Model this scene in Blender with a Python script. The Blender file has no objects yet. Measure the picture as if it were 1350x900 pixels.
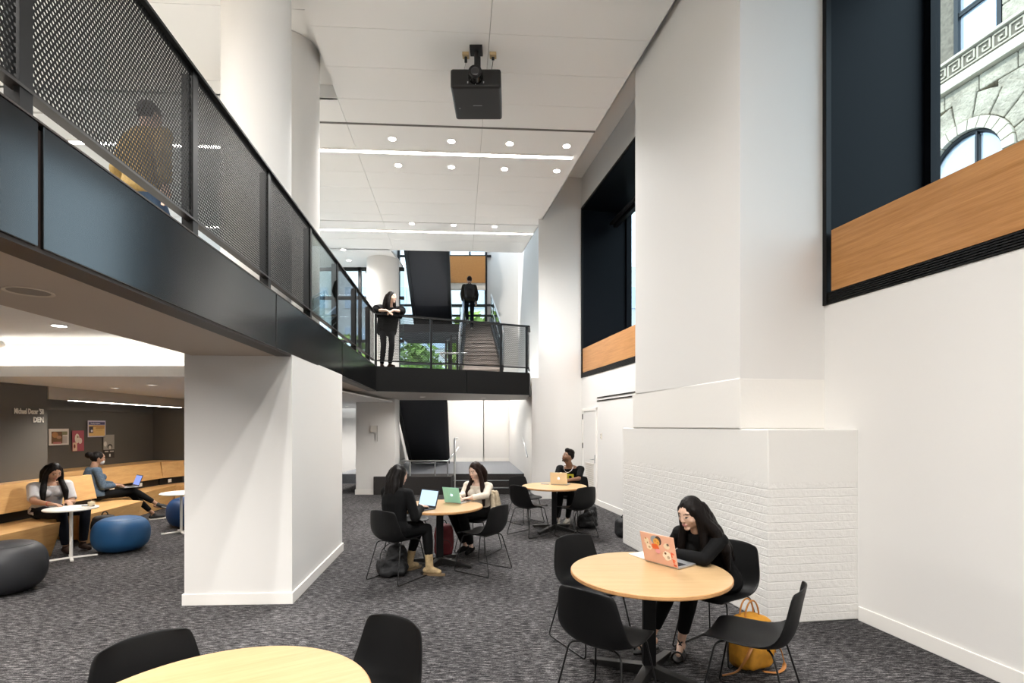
import bpy, bmesh, math, random
from mathutils import Vector, Matrix, noise
random.seed(7)
SC = bpy.context.scene
COL = SC.collection
PI = math.pi
HC = 1.72            # eye height of the camera
FPX, CU, HV = 675.0, 675.0, 561.0
V = Vector

def at(u, v, z):
    """photo pixel of a point at known height z -> (x, y)"""
    y = FPX * (HC - z) / (v - HV)
    return ((u - CU) / FPX * y, y)

def at_depth(u, v, y):
    return V(((u - CU) / FPX * y, y, HC - (v - HV) * y / FPX))

# ------------------------------------------------------------------ tagging
def tag(o, label=None, cat=None, group=None, kind=None):
    if label: o['label'] = label
    if cat: o['category'] = cat
    if group: o['group'] = group
    if kind: o['kind'] = kind
    return o

def thing(name, label, cat, loc=(0, 0, 0), rz=0.0, group=None, kind=None):
    o = bpy.data.objects.new(name, None)
    o.empty_display_size = 0.1
    COL.objects.link(o)
    o.location = loc
    o.rotation_euler = (0, 0, rz)
    return tag(o, label, cat, group, kind)

# ------------------------------------------------------------------ mesh builder
class MB:
    def __init__(s):
        s.v, s.f, s.m = [], [], []
        s.cur = 0
    def add(s, vs, fs):
        b = len(s.v)
        s.v += [tuple(p) for p in vs]
        s.f += [tuple(i + b for i in f) for f in fs]
        s.m += [s.cur] * len(fs)
        return s
    def box(s, c, d, rz=0.0, rx=0.0, ry=0.0):
        R = Matrix.Rotation(rz, 3, 'Z') @ Matrix.Rotation(ry, 3, 'Y') @ Matrix.Rotation(rx, 3, 'X')
        c = V(c)
        vs = []
        for x in (-.5, .5):
            for y in (-.5, .5):
                for z in (-.5, .5):
                    vs.append(c + R @ V((x * d[0], y * d[1], z * d[2])))
        return s.add(vs, [(0, 1, 3, 2), (4, 6, 7, 5), (0, 4, 5, 1), (2, 3, 7, 6), (0, 2, 6, 4), (1, 5, 7, 3)])
    def bar(s, p0, p1, w, h, up=(0, 0, 1)):
        """rectangular bar from p0 to p1, w across, h along up"""
        p0, p1 = V(p0), V(p1)
        d = (p1 - p0).normalized()
        a = d.cross(V(up))
        if a.length < 1e-5: a = V((1, 0, 0))
        a.normalize()
        b = a.cross(d).normalized()
        vs = []
        for p in (p0, p1):
            for (i, j) in ((-.5, -.5), (.5, -.5), (.5, .5), (-.5, .5)):
                vs.append(p + a * w * i + b * h * j)
        return s.add(vs, [(3, 2, 1, 0), (4, 5, 6, 7), (0, 1, 5, 4), (1, 2, 6, 5), (2, 3, 7, 6), (3, 0, 4, 7)])
    def prism(s, poly, z0, z1, poly_top=None):
        a = sum(poly[i][0] * poly[(i + 1) % len(poly)][1] - poly[(i + 1) % len(poly)][0] * poly[i][1] for i in range(len(poly)))
        n = len(poly)
        top = poly_top or poly
        if a < 0:
            poly, top = poly[::-1], top[::-1]
        vs = [(p[0], p[1], z0) for p in poly] + [(p[0], p[1], z1) for p in top]
        fs = [tuple(range(n - 1, -1, -1)), tuple(range(n, 2 * n))]
        for i in range(n):
            j = (i + 1) % n
            fs.append((i, j, n + j, n + i))
        return s.add(vs, fs)
    def quad(s, *ps):
        return s.add(ps, [tuple(range(len(ps)))])
    def frame_ring(s, c, t, r, n, ref=None):
        t = t.normalized()
        a = (ref or V((0, 0, 1)))
        a = a - t * a.dot(t)
        if a.length < 1e-4:
            a = V((1, 0, 0)) - t * t.x
        a.normalize()
        b = t.cross(a)
        ra, rb = (r if isinstance(r, (tuple, list)) else (r, r))
        return [c + a * math.cos(2 * PI * k / n) * ra + b * math.sin(2 * PI * k / n) * rb for k in range(n)]
    def tube(s, pts, r, n=8, closed=False, caps=True, ref=None):
        pts = [V(p) for p in pts]
        m = len(pts)
        rs = r if isinstance(r, list) else [r] * m
        rings = []
        for i in range(m):
            if closed:
                t = pts[(i + 1) % m] - pts[i - 1]
            else:
                t = pts[min(i + 1, m - 1)] - pts[max(i - 1, 0)]
            rings.append(s.frame_ring(pts[i], t, rs[i], n, ref))
        if not closed or ref: pass
        # keep the rings from twisting
        out = [rings[0]]
        for q in rings[1:]:
            p = out[-1]
            best = min(range(n), key=lambda k: sum((q[(j + k) % n] - p[j]).length_squared for j in range(0, n, max(1, n // 4))))
            out.append([q[(j + best) % n] for j in range(n)])
        vs = [p for q in out for p in q]
        fs = []
        for i in range(m if closed else m - 1):
            for k in range(n):
                a, b = i * n + k, i * n + (k + 1) % n
                c, d = ((i + 1) % m) * n + (k + 1) % n, ((i + 1) % m) * n + k
                fs.append((a, b, c, d))
        if caps and not closed:
            fs.append(tuple(range(n - 1, -1, -1)))
            fs.append(tuple((m - 1) * n + k for k in range(n)))
        return s.add(vs, fs)
    def cyl(s, p0, p1, r0, r1=None, n=16):
        return s.tube([p0, p1], [r0, r0 if r1 is None else r1], n)
    def ring(s, prof, n=32, c=(0, 0, 0)):
        """closed profile turned into a ring with a hole"""
        m = len(prof)
        vs = [(c[0] + r * math.cos(2 * PI * k / n), c[1] + r * math.sin(2 * PI * k / n), c[2] + z) for r, z in prof for k in range(n)]
        fs = [(i * n + k, i * n + (k + 1) % n, ((i + 1) % m) * n + (k + 1) % n, ((i + 1) % m) * n + k) for i in range(m) for k in range(n)]
        return s.add(vs, fs)
    def lathe(s, prof, n=32, c=(0, 0, 0), sx=1.0, sy=1.0):
        """prof: list of (r, z) bottom to top"""
        m = len(prof)
        vs, fs = [], []
        for r, z in prof:
            for k in range(n):
                a = 2 * PI * k / n
                vs.append((c[0] + r * sx * math.cos(a), c[1] + r * sy * math.sin(a), c[2] + z))
        for i in range(m - 1):
            for k in range(n):
                fs.append((i * n + k, i * n + (k + 1) % n, (i + 1) * n + (k + 1) % n, (i + 1) * n + k))
        if prof[0][0] > 1e-6: fs.append(tuple(range(n - 1, -1, -1)))
        if prof[-1][0] > 1e-6: fs.append(tuple((m - 1) * n + k for k in range(n)))
        return s.add(vs, fs)
    def ell(s, c, r, M=None, nu=16, nv=10, fn=None):
        """ellipsoid; M 3x3 orientation; fn(unit vector, point) -> point, in the local frame"""
        c = V(c)
        if not isinstance(r, (tuple, list)): r = (r, r, r)
        vs = []
        for j in range(nv + 1):
            th = PI * j / nv
            for k in range(1 if j in (0, nv) else nu):
                ph = 2 * PI * k / nu
                d = V((math.sin(th) * math.cos(ph), math.sin(th) * math.sin(ph), -math.cos(th)))
                p = V((d.x * r[0], d.y * r[1], d.z * r[2]))
                if fn: p = fn(d, p)
                vs.append(c + (M @ p if M else p))
        fs = []
        idx = lambda j, k: 0 if j == 0 else (1 + (nv - 1) * nu if j == nv else 1 + (j - 1) * nu + k % nu)
        for j in range(nv):
            for k in range(nu):
                q = [idx(j, k), idx(j, k + 1), idx(j + 1, k + 1), idx(j + 1, k)]
                q2 = []
                for i in q:
                    if i not in q2: q2.append(i)
                fs.append(tuple(q2))
        return s.add(vs, fs)
    def cap(s, p0, p1, r0, r1, n=12):
        """tapered capsule"""
        p0, p1 = V(p0), V(p1)
        t = (p1 - p0)
        L = t.length
        if L < 1e-6:
            return s.ell(p0, r0)
        t /= L
        pts, rs = [], []
        for a in (-80, -55, -28): 
            pts.append(p0 + t * r0 * math.sin(math.radians(a))); rs.append(r0 * math.cos(math.radians(a)))
        pts.append(p0); rs.append(r0)
        pts.append(p1); rs.append(r1)
        for a in (28, 55, 80):
            pts.append(p1 + t * r1 * math.sin(math.radians(a))); rs.append(r1 * math.cos(math.radians(a)))
        return s.tube(pts, rs, n)
    def loft(s, rings):
        """closed rings of equal length -> capped solid"""
        n = len(rings[0])
        vs = [p for q in rings for p in q]
        fs = []
        for i in range(len(rings) - 1):
            for k in range(n):
                fs.append((i * n + k, i * n + (k + 1) % n, (i + 1) * n + (k + 1) % n, (i + 1) * n + k))
        fs.append(tuple(range(n - 1, -1, -1)))
        fs.append(tuple((len(rings) - 1) * n + k for k in range(n)))
        return s.add(vs, fs)
    def grid(s, P):
        """rows of points -> open sheet"""
        n = len(P[0])
        vs = [p for q in P for p in q]
        fs = [(i * n + k, i * n + k + 1, (i + 1) * n + k + 1, (i + 1) * n + k) for i in range(len(P) - 1) for k in range(n - 1)]
        return s.add(vs, fs)
    def build(s, name, mat, parent=None, smooth=None, bevel=0.0, seg=2, loc=None, rz=None, solid=0.0, sub=0, fix=True):
        me = bpy.data.meshes.new(name)
        me.from_pydata(s.v, [], s.f)
        mats = mat if isinstance(mat, (list, tuple)) else [mat]
        for m_ in mats: me.materials.append(m_)
        if len(mats) > 1:
            me.polygons.foreach_set('material_index', s.m)
        me.update()
        if fix:
            bm = bmesh.new(); bm.from_mesh(me)
            bmesh.ops.recalc_face_normals(bm, faces=bm.faces)
            bm.to_mesh(me); bm.free()
        if smooth is not None:
            me.shade_smooth()
            if smooth < 179: me.set_sharp_from_angle(angle=math.radians(smooth))
        o = bpy.data.objects.new(name, me)
        COL.objects.link(o)
        if parent: o.parent = parent
        if loc is not None: o.location = loc
        if rz is not None: o.rotation_euler = (0, 0, rz)
        if solid:
            k = o.modifiers.new('solid', 'SOLIDIFY'); k.thickness = solid; k.offset = 0
        if bevel:
            k = o.modifiers.new('bevel', 'BEVEL'); k.width = bevel; k.segments = seg; k.limit_method = 'ANGLE'; k.angle_limit = math.radians(40)
        if sub:
            k = o.modifiers.new('sub', 'SUBSURF'); k.levels = sub; k.render_levels = sub
        return o

def bake(o):
    """apply the modifiers of an object without operators"""
    dg = bpy.context.evaluated_depsgraph_get()
    me = bpy.data.meshes.new_from_object(o.evaluated_get(dg))
    old = o.data
    o.modifiers.clear()
    o.data = me
    me.name = o.name
    return o

def copy_tree(o, parent=None):
    c = o.copy()
    COL.objects.link(c)
    if parent: c.parent = parent
    for ch in list(o.children):
        copy_tree(ch, c)
    return c

def rounded(pts, r, n=4):
    """polyline with its inner corners rounded"""
    pts = [V(p) for p in pts]
    out = [pts[0]]
    for i in range(1, len(pts) - 1):
        a, b, c = pts[i - 1], pts[i], pts[i + 1]
        d0, d1 = (a - b), (c - b)
        k = min(r, d0.length * .45, d1.length * .45)
        p0, p1 = b + d0.normalized() * k, b + d1.normalized() * k
        for j in range(n + 1):
            t = j / n
            out.append(p0 * (1 - t) ** 2 + b * 2 * t * (1 - t) + p1 * t * t)
    out.append(pts[-1])
    return out

def text_obj(body, size, mat, M, name, parent=None, depth=0.001, align='LEFT', font_scale_x=1.0, bold=0.0):
    cu = bpy.data.curves.new(name, 'FONT')
    cu.body = body; cu.size = size; cu.extrude = depth; cu.align_x = align; cu.offset = bold; cu.resolution_u = 2
    t = bpy.data.objects.new(name, cu)
    COL.objects.link(t)
    dg = bpy.context.evaluated_depsgraph_get()
    me = bpy.data.meshes.new_from_object(t.evaluated_get(dg))
    bpy.data.objects.remove(t)
    me.transform(Matrix.Diagonal((font_scale_x, 1, 1, 1)))
    me.transform(M)
    me.materials.clear(); me.materials.append(mat)
    o = bpy.data.objects.new(name, me)
    COL.objects.link(o)
    if parent: o.parent = parent
    return o

# ------------------------------------------------------------------ materials
def lin(c):
    if isinstance(c, str):
        c = [int(c[i:i + 2], 16) / 255 for i in (0, 2, 4)]
        c = [x / 12.92 if x <= .04045 else ((x + .055) / 1.055) ** 2.4 for x in c]
    return (c[0], c[1], c[2], 1)

def new_mat(name):
    m = bpy.data.materials.new(name)
    m.use_nodes = True
    nt = m.node_tree
    nt.nodes.clear()
    out = nt.nodes.new('ShaderNodeOutputMaterial')
    b = nt.nodes.new('ShaderNodeBsdfPrincipled')
    nt.links.new(b.outputs[0], out.inputs[0])
    return m, nt, b, out

class NT:
    def __init__(s, nt): s.nt = nt
    def n(s, t, **kw):
        o = s.nt.nodes.new('ShaderNode' + t)
        for k, v in kw.items():
            if hasattr(o, k) and not k.startswith('i_'): setattr(o, k, v)
        return o
    def l(s, a, b): s.nt.links.new(a, b)
    def mapping(s, coord='Object', scale=(1, 1, 1), rot=(0, 0, 0)):
        tc = s.n('TexCoord'); mp = s.n('Mapping')
        mp.inputs['Scale'].default_value = scale; mp.inputs['Rotation'].default_value = rot
        s.l(tc.outputs[coord], mp.inputs[0])
        return mp.outputs[0]
    def noise(s, vec, scale, detail=2, rough=.5):
        o = s.n('TexNoise'); o.inputs['Scale'].default_value = scale; o.inputs['Detail'].default_value = detail
        o.inputs['Roughness'].default_value = rough
        if vec: s.l(vec, o.inputs[0])
        return o.outputs[0]
    def ramp(s, fac, stops, interp='LINEAR'):
        o = s.n('ValToRGB'); e = o.color_ramp.elements
        o.color_ramp.interpolation = interp
        while len(e) < len(stops): e.new(.5)
        for i, (p, c) in enumerate(stops):
            e[i].position = p; e[i].color = lin(c) if not isinstance(c, float) else (c, c, c, 1)
        s.l(fac, o.inputs[0])
        return o.outputs[0]
    def mix(s, fac, a, b, mode='MIX'):
        o = s.n('Mix'); o.data_type = 'RGBA'; o.blend_type = mode
        for sock, x in ((o.inputs[0], fac), (o.inputs[6], a), (o.inputs[7], b)):
            if hasattr(x, 'is_linked'): s.l(x, sock)
            else: sock.default_value = x if sock == o.inputs[0] else lin(x)
        return o.outputs[2]
    def math(s, op, a, b=None, c=None):
        o = s.n('Math'); o.operation = op
        for i, x in enumerate((a, b, c)):
            if x is None: continue
            if hasattr(x, 'is_linked'): s.l(x, o.inputs[i])
            else: o.inputs[i].default_value = x
        return o.outputs[0]
    def bump(s, h, strength, dist, b):
        o = s.n('Bump'); o.inputs['Strength'].default_value = strength; o.inputs['Distance'].default_value = dist
        s.l(h, o.inputs['Height']); s.l(o.outputs[0], b.inputs['Normal'])

_MC = {}
def mat(name, color='808080', rough=.5, metal=0.0, spec=None, noise_amt=0.0, noise_scale=20, bump=0.0, bump_scale=200, coat=0.0, sheen=0.0, emit=None, emit_s=0.0):
    if name in _MC: return _MC[name]
    m, nt, b, out = new_mat(name)
    k = NT(nt)
    b.inputs['Base Color'].default_value = lin(color)
    b.inputs['Roughness'].default_value = rough
    b.inputs['Metallic'].default_value = metal
    if spec is not None: b.inputs['Specular IOR Level'].default_value = spec
    if coat: b.inputs['Coat Weight'].default_value = coat; b.inputs['Coat Roughness'].default_value = .15
    if sheen: b.inputs['Sheen Weight'].default_value = sheen
    if emit:
        b.inputs['Emission Color'].default_value = lin(emit); b.inputs['Emission Strength'].default_value = emit_s
    if noise_amt:
        f = k.noise(k.mapping(), noise_scale, 3)
        c = lin(color)
        lo = [max(0, x * (1 - noise_amt)) for x in c[:3]]; hi = [min(1, x * (1 + noise_amt)) for x in c[:3]]
        k.l(k.ramp(f, [(.3, lo), (.7, hi)]), b.inputs['Base Color'])
    if bump:
        k.bump(k.noise(k.mapping(), bump_scale, 2), bump, .004, b)
    _MC[name] = m
    return m

def emit_mat(name, color, s):
    if name in _MC: return _MC[name]
    m = bpy.data.materials.new(name); m.use_nodes = True
    nt = m.node_tree; nt.nodes.clear()
    out = nt.nodes.new('ShaderNodeOutputMaterial'); e = nt.nodes.new('ShaderNodeEmission')
    e.inputs[0].default_value = lin(color); e.inputs[1].default_value = s
    nt.links.new(e.outputs[0], out.inputs[0])
    _MC[name] = m
    return m

def wood_mat(name, c0, c1, scale=1.0, axis='X', rough=.38, stretch=14, turn=0.0):
    """straight fine grain running along axis of the object"""
    if name in _MC: return _MC[name]
    m, nt, b, out = new_mat(name); k = NT(nt)
    sc = {'X': (1, stretch, stretch), 'Y': (stretch, 1, stretch), 'Z': (stretch, stretch, 1)}[axis]
    tc = k.n('TexCoord'); m0 = k.n('Mapping'); m1 = k.n('Mapping')
    m0.inputs['Rotation'].default_value = (0, 0, turn); m1.inputs['Scale'].default_value = tuple(x * scale for x in sc)
    k.l(tc.outputs['Object'], m0.inputs[0]); k.l(m0.outputs[0], m1.inputs[0]); vec = m1.outputs[0]
    f1 = k.noise(vec, 1.6, 5, .6)
    f2 = k.noise(vec, 9.0, 3, .6)
    f = k.math('ADD', k.math('MULTIPLY', f1, .65), k.math('MULTIPLY', f2, .35))
    k.l(k.ramp(f, [(.32, c0), (.68, c1)]), b.inputs['Base Color'])
    b.inputs['Roughness'].default_value = rough
    k.bump(f2, .08, .001, b)
    _MC[name] = m
    return m

def glass_mat(name, tint='ffffff', rough=0.0, refl=1.0):
    if name in _MC: return _MC[name]
    m = bpy.data.materials.new(name); m.use_nodes = True
    nt = m.node_tree; nt.nodes.clear(); k = NT(nt)
    out = k.n('OutputMaterial'); t = k.n('BsdfTransparent'); g = k.n('BsdfGlossy'); mx = k.n('MixShader'); fr = k.n('LayerWeight')
    t.inputs[0].default_value = lin(tint); g.inputs['Roughness'].default_value = rough
    fr.inputs[0].default_value = .5
    k.l(k.math('MULTIPLY_ADD', k.math('POWER', fr.outputs[1], 5.0), .9 * refl, .04 * refl), mx.inputs[0])
    k.l(t.outputs[0], mx.inputs[1]); k.l(g.outputs[0], mx.inputs[2]); k.l(mx.outputs[0], out.inputs[0])
    _MC[name] = m
    return m

def perforated_mat(name, color, pitch=.022, hole=.36):
    """black sheet with staggered round holes; object x along the sheet, z up"""
    m, nt, b, out = new_mat(name); k = NT(nt)
    b.inputs['Base Color'].default_value = lin(color); b.inputs['Roughness'].default_value = .5; b.inputs['Specular IOR Level'].default_value = .2
    tc = k.n('TexCoord'); sp = k.n('SeparateXYZ'); k.l(tc.outputs['Object'], sp.inputs[0])
    x = k.math('DIVIDE', sp.outputs[0], pitch); z = k.math('DIVIDE', sp.outputs[2], pitch * 1.732)
    ds = []
    for off in (0.0, .5):
        fx = k.math('SUBTRACT', k.math('FRACT', k.math('ADD', x, 100 + off)), .5)
        fz = k.math('MULTIPLY', k.math('SUBTRACT', k.math('FRACT', k.math('ADD', z, 100 + off)), .5), 1.732)
        ds.append(k.math('SQRT', k.math('ADD', k.math('MULTIPLY', fx, fx), k.math('MULTIPLY', fz, fz))))
    d = k.math('MINIMUM', ds[0], ds[1])
    solid = k.math('GREATER_THAN', d, hole)
    t = k.n('BsdfTransparent'); mx = k.n('MixShader')
    k.l(solid, mx.inputs[0]); k.l(t.outputs[0], mx.inputs[1]); k.l(b.outputs[0], mx.inputs[2]); k.l(mx.outputs[0], out.inputs[0])
    _MC[name] = m
    return m

def carpet_mat():
    m, nt, b, out = new_mat('carpet_heather'); k = NT(nt)
    v1 = k.mapping('Object', (13, 75, 1)); v2 = k.mapping('Object', (85, 330, 1)); v3 = k.mapping('Object', (.8, .8, 1))
    f1 = k.noise(v1, 1.0, 3, .65); f2 = k.noise(v2, 1.0, 2, .6); f3 = k.noise(v3, 1.0, 2)
    f = k.math('ADD', k.math('MULTIPLY', f1, .58), k.math('MULTIPLY', f2, .42))
    f = k.math('ADD', f, k.math('MULTIPLY', k.math('SUBTRACT', f3, .5), .08))
    col = k.ramp(f, [(.38, '0f0f10'), (.47, '2b2a2b'), (.545, '555354'), (.65, '959393')])
    k.l(col, b.inputs['Base Color'])
    b.inputs['Roughness'].default_value = .95; b.inputs['Specular IOR Level'].default_value = .1
    k.bump(f2, .5, .004, b)
    _MC['carpet'] = m
    return m

def brick_mat():
    """white paint over old brick below 1.23 m, smooth render above; runs on x+y of the object"""
    m, nt, b, out = new_mat('painted_brick'); k = NT(nt)
    tc = k.n('TexCoord'); sp = k.n('SeparateXYZ'); k.l(tc.outputs['Object'], sp.inputs[0])
    u = k.math('ADD', sp.outputs[0], sp.outputs[1])
    cb = k.n('CombineXYZ')
    wob = k.noise(k.mapping('Object', (1, 1, 1)), 8, 3)
    wob2 = k.math('MULTIPLY', k.math('SUBTRACT', wob, .5), .012)
    k.l(u, cb.inputs[0]); k.l(k.math('ADD', sp.outputs[2], wob2), cb.inputs[1])
    br = k.n('TexBrick')
    br.inputs['Scale'].default_value = 1.0
    br.inputs['Mortar Size'].default_value = .006; br.inputs['Mortar Smooth'].default_value = .6
    br.inputs['Brick Width'].default_value = 1.7; br.inputs['Row Height'].default_value = .073
    br.inputs['Bias'].default_value = 0
    br.inputs['Color1'].default_value = (1, 1, 1, 1); br.inputs['Color2'].default_value = (.8, .8, .8, 1); br.inputs['Mortar'].default_value = (.25, .25, .25, 1)
    k.l(cb.outputs[0], br.inputs[0])
    low = k.math('LESS_THAN', sp.outputs[2], 1.225)
    rows = k.n('RGBToBW'); k.l(br.outputs[0], rows.inputs[0])
    rough_n = k.noise(k.mapping('Object', (1, 1, 1)), 26, 4, .6)
    h_b = k.math('ADD', k.math('MULTIPLY', rows.outputs[0], .7), k.math('MULTIPLY', rough_n, .8))
    h_s = k.math('ADD', 1.2, k.math('MULTIPLY', rough_n, .12))
    hm = k.n('Mix'); hm.data_type = 'FLOAT'
    k.l(low, hm.inputs[0]); k.l(h_s, hm.inputs[2]); k.l(h_b, hm.inputs[3])
    bp = k.n('Bump'); bp.inputs['Strength'].default_value = .42; bp.inputs['Distance'].default_value = .02
    k.l(hm.outputs[0], bp.inputs['Height']); k.l(bp.outputs[0], b.inputs['Normal'])
    spots = k.noise(k.mapping('Object', (1, 1, 1)), 17, 5, .7)
    dirt = k.ramp(spots, [(.70, 0.0), (.76, 1.0)])
    c = k.mix(k.math('MULTIPLY', dirt, .45), 'e0deda', '8d877e')
    k.l(c, b.inputs['Base Color'])
    b.inputs['Roughness'].default_value = .55
    _MC['brick'] = m
    return m
# ================================================================== materials
WHITE = mat('wall_paint', 'dcdad7', .6, spec=.3)
WHITE2 = mat('ceiling_paint', 'f0f0ef', .55, spec=.3)
TRIMW = mat('trim_paint', 'e8e5e0', .35)
CARPET = carpet_mat()
BRICK = brick_mat()
BLACKM = mat('black_metal', '060607', .45, spec=.25)
BLACKP = mat('black_panel', '040506', .16, spec=.75)
NAVY = mat('navy_panel', '03060d', .5, spec=.12)
DARKW = mat('charcoal_wall', '57524b', .6)
OAK = wood_mat('oak_panel', '98652f', 'bd8850', .8, 'Y', .38, 26, math.radians(-10.57))
OAKX = wood_mat('oak_bench', 'be9058', 'd8ae74', 1.0, 'Y', .4, 10)
MAPLE = wood_mat('maple_top', 'b4946b', 'c8a87e', 1.0, 'X', .30, 16)
PLY = wood_mat('ply_edge', 'b5814f', 'cfa06c', 1.0, 'X', .5, 20)
STEEL = mat('brushed_steel', 'b9bbbd', .32, 1.0)
GLASS = glass_mat('window_glass', 'f3f8f8', .0)
LED = emit_mat('led_warm', (1.0, .96, .90), 16.0)
LAMP = emit_mat('lamp_warm', (1.0, .95, .88), 22.0)
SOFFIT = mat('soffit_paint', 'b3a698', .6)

DWX, DWY = -.1867, 1.0           # run of the right-hand wall, per metre of depth
def W(y, off=0.0):
    """plan point on the right-hand wall at depth y, pushed off metres outside"""
    return (3.073 + DWX * (y - 4.546) + off, y + .16 * off)

def CT(a, b):
    """plan point in the grid of the hall's ceiling"""
    return (a - .104 * b, b + .059 * a)

def BL(xp, y):
    """plan point on a line parallel to the balcony, xp metres from the vanishing line"""
    return (-xp - .1037 * y + .0, y)

def structure(name, mb, m, **kw):
    o = mb.build(name, m, **kw)
    o['kind'] = 'structure'
    return o

# ------------------------------------------------------------------ floor
mb = MB(); mb.prism([(-13, -4), (5.6, -4), (5.2, 12.6), (3, 20.5), (-13, 20.5)], -.12, 0)
structure('floor', mb, CARPET)

# ------------------------------------------------------------------ right wall
def wall_piece(mb, y0, y1, z0, z1, t=1.2, off=0.0):
    mb.prism([W(y0, off), W(y1, off), W(y1, t), W(y0, t)], z0, z1)
mb = MB()
wall_piece(mb, -4, 20.2, 0, 2.87)
wall_piece(mb, -4, .6, 2.87, 7.6)
wall_piece(mb, 4.92, 7.3, 2.87, 7.6)
wall_piece(mb, 12.15, 20.2, 2.87, 9.2)
wall_piece(mb, .6, 4.92, 6.85, 7.6)
wall_piece(mb, 7.3, 12.15, 6.85, 7.6)
structure('wall_right', mb, WHITE)
mb = MB()
mb.prism([(2.137, 4.798), (1.70, 7.06), (2.66, 7.05), (3.05, 4.93)], 2.162, 7.6)
structure('wall_pilaster', mb, WHITE)
mb = MB()
mb.prism([(2.131, 4.795), (1.688, 7.166), (2.62, 7.3), (3.05, 4.93)], 1.69, 2.17)
structure('wall_pilaster_middle', mb, mat('rough_white', 'e6e3de', .6, bump=.25, bump_scale=30), bevel=.012)
# brick base, in its own frame so that the courses run along its faces
bo = V((2.208, 4.423, 0)); br = math.radians(8.1)
def loc2(p):
    d = Matrix.Rotation(-br, 3, 'Z') @ (V((p[0], p[1], 0)) - bo)
    return (d.x, d.y)
mb = MB()
mb.prism([loc2(p) for p in ((2.208, 4.423), (1.628, 7.53), (2.52, 7.66), (3.09, 4.549))], 0, 1.69)
structure('wall_brick_base', mb, BRICK, loc=bo, rz=br, bevel=.012)
# pilaster by the bridge
mb = MB(); mb.prism([(.465, 11.98), (1.66, 12.15), (.6, 18.6), (-.1, 18.2)], 0, 2.84)
structure('wall_lobby_right', mb, WHITE)
mb = MB(); mb.prism([(.623, 12.0), (1.66, 12.15), (1.52, 13.1), (.71, 13.0)], 2.84, 8.2)
structure('wall_pilaster_by_bridge', mb, WHITE)
mb = MB(); mb.prism([(-12.8, -3.9), (4.7, -3.9), (4.7, -3.7), (-12.8, -3.7)], 0, 7.6); structure('wall_behind', mb, WHITE)  # unseen wall behind the camera, added to bounce warm lamp light
# base boards
def board(mb, pts, h=.125, t=.016):
    for p, q in zip(pts, pts[1:]):
        p, q = V((*p, 0)), V((*q, 0))
        d = (q - p).normalized(); n = V((-d.y, d.x, 0))
        mb.prism([p, q, q + n * t, p + n * t], 0, h)
mb = MB(); board(mb, [W(-3.9), W(4.53)]); board(mb, [W(7.68), W(11.1)]); structure('baseboard_right', mb, TRIMW, bevel=.004)

# ------------------------------------------------------------------ windows in the right wall
def deep_window(name, y0, y1, z0, z1, panel_top, far_jamb=True):
    """y0 near jamb, y1 far jamb"""
    root = thing(name, None, None, (0, 0, 0)); root['kind'] = 'structure'
    D = 1.12
    m = MB()
    m.prism([W(y1, -.006), W(y1 - .03, -.006), W(y1 - .03, D + .1), W(y1, D + .1)], z0, z1)
    m.prism([W(y0 + .03, -.006), W(y0, -.006), W(y0, D + .1), W(y0 + .03, D + .1)], z0, z1)
    m.prism([W(y0, -.006), W(y1, -.006), W(y1, D + .1), W(y0, D + .1)], z1 - .03, z1)
    m.build('reveal_lining', NAVY, root)
    m = MB()                                   # thin black edge around the opening
    m.prism([W(y1 - .045, -.02), W(y1 + .002, -.02), W(y1 + .002, .03), W(y1 - .045, .03)], z0, z1)
    m.prism([W(y0, -.02), W(y1, -.02), W(y1, .03), W(y0, .03)], z1 - .02, z1 + .03)
    m.build('edge_trim', BLACKM, root)
    m = MB()
    m.prism([W(y0, .0), W(y1 - .03, .0), W(y1 - .03, D), W(y0, D)], z0, z0 + .02)
    for i in range(6):
        m.prism([W(y0, -.012), W(y1, -.012), W(y1, .01), W(y0, .01)], z0 + .004 + i * .019, z0 + .016 + i * .019)
    m.prism([W(y0, .01), W(y1, .01), W(y1, .05), W(y0, .05)], z0, z0 + .12)
    m.build('vent_grille', BLACKM, root)
    yj = y1 - .085
    m = MB(); m.prism([W(y0 + .05, -.004), W(yj, -.004), W(yj, .05), W(y0 + .05, .05)], z0 + .12, panel_top)
    m.prism([W(y0 + .05, .05), W(yj, .05), W(yj, D), W(y0 + .05, D)], panel_top - .05, panel_top - .005)
    m.build('oak_panel', OAK, root)
    m = MB()                                   # sash frame at the glass
    for a, b in ((y0, y0 + .09), (y1 - .09, y1 - .03), ((y0 + y1) / 2 - .04, (y0 + y1) / 2 + .04)):
        if a > 1.0 or True:
            m.prism([W(a, D - .05), W(b, D - .05), W(b, D + .06), W(a, D + .06)], z0, z1)
    m.prism([W(y0, D - .05), W(y1, D - .05), W(y1, D + .06), W(y0, D + .06)], z1 - .1, z1)
    m.prism([W(y0, D - .05), W(y1, D - .05), W(y1, D + .06), W(y0, D + .06)], z0, z0 + .1)
    m.build('sash_frame', NAVY, root)
    m = MB(); m.prism([W(y0, D), W(y1, D), W(y1, D + .012), W(y0, D + .012)], z0, z1)
    m.build('pane', GLASS, root)
    return root
w1 = deep_window('window_1', .6, 4.92, 2.87, 6.85, 3.565)
w2 = deep_window('window_2', 7.3, 12.15, 2.85, 6.85, 3.53)
m = MB(); m.tube([(*W(7.4, .62), 6.45), (*W(11.9, .62), 6.45)], .045, 12); m.prism([W(7.4, .68), W(11.9, .68), W(11.9, .76), W(7.4, .76)], 6.36, 6.5)
m.build('roller_blind', BLACKM, w2)

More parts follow.
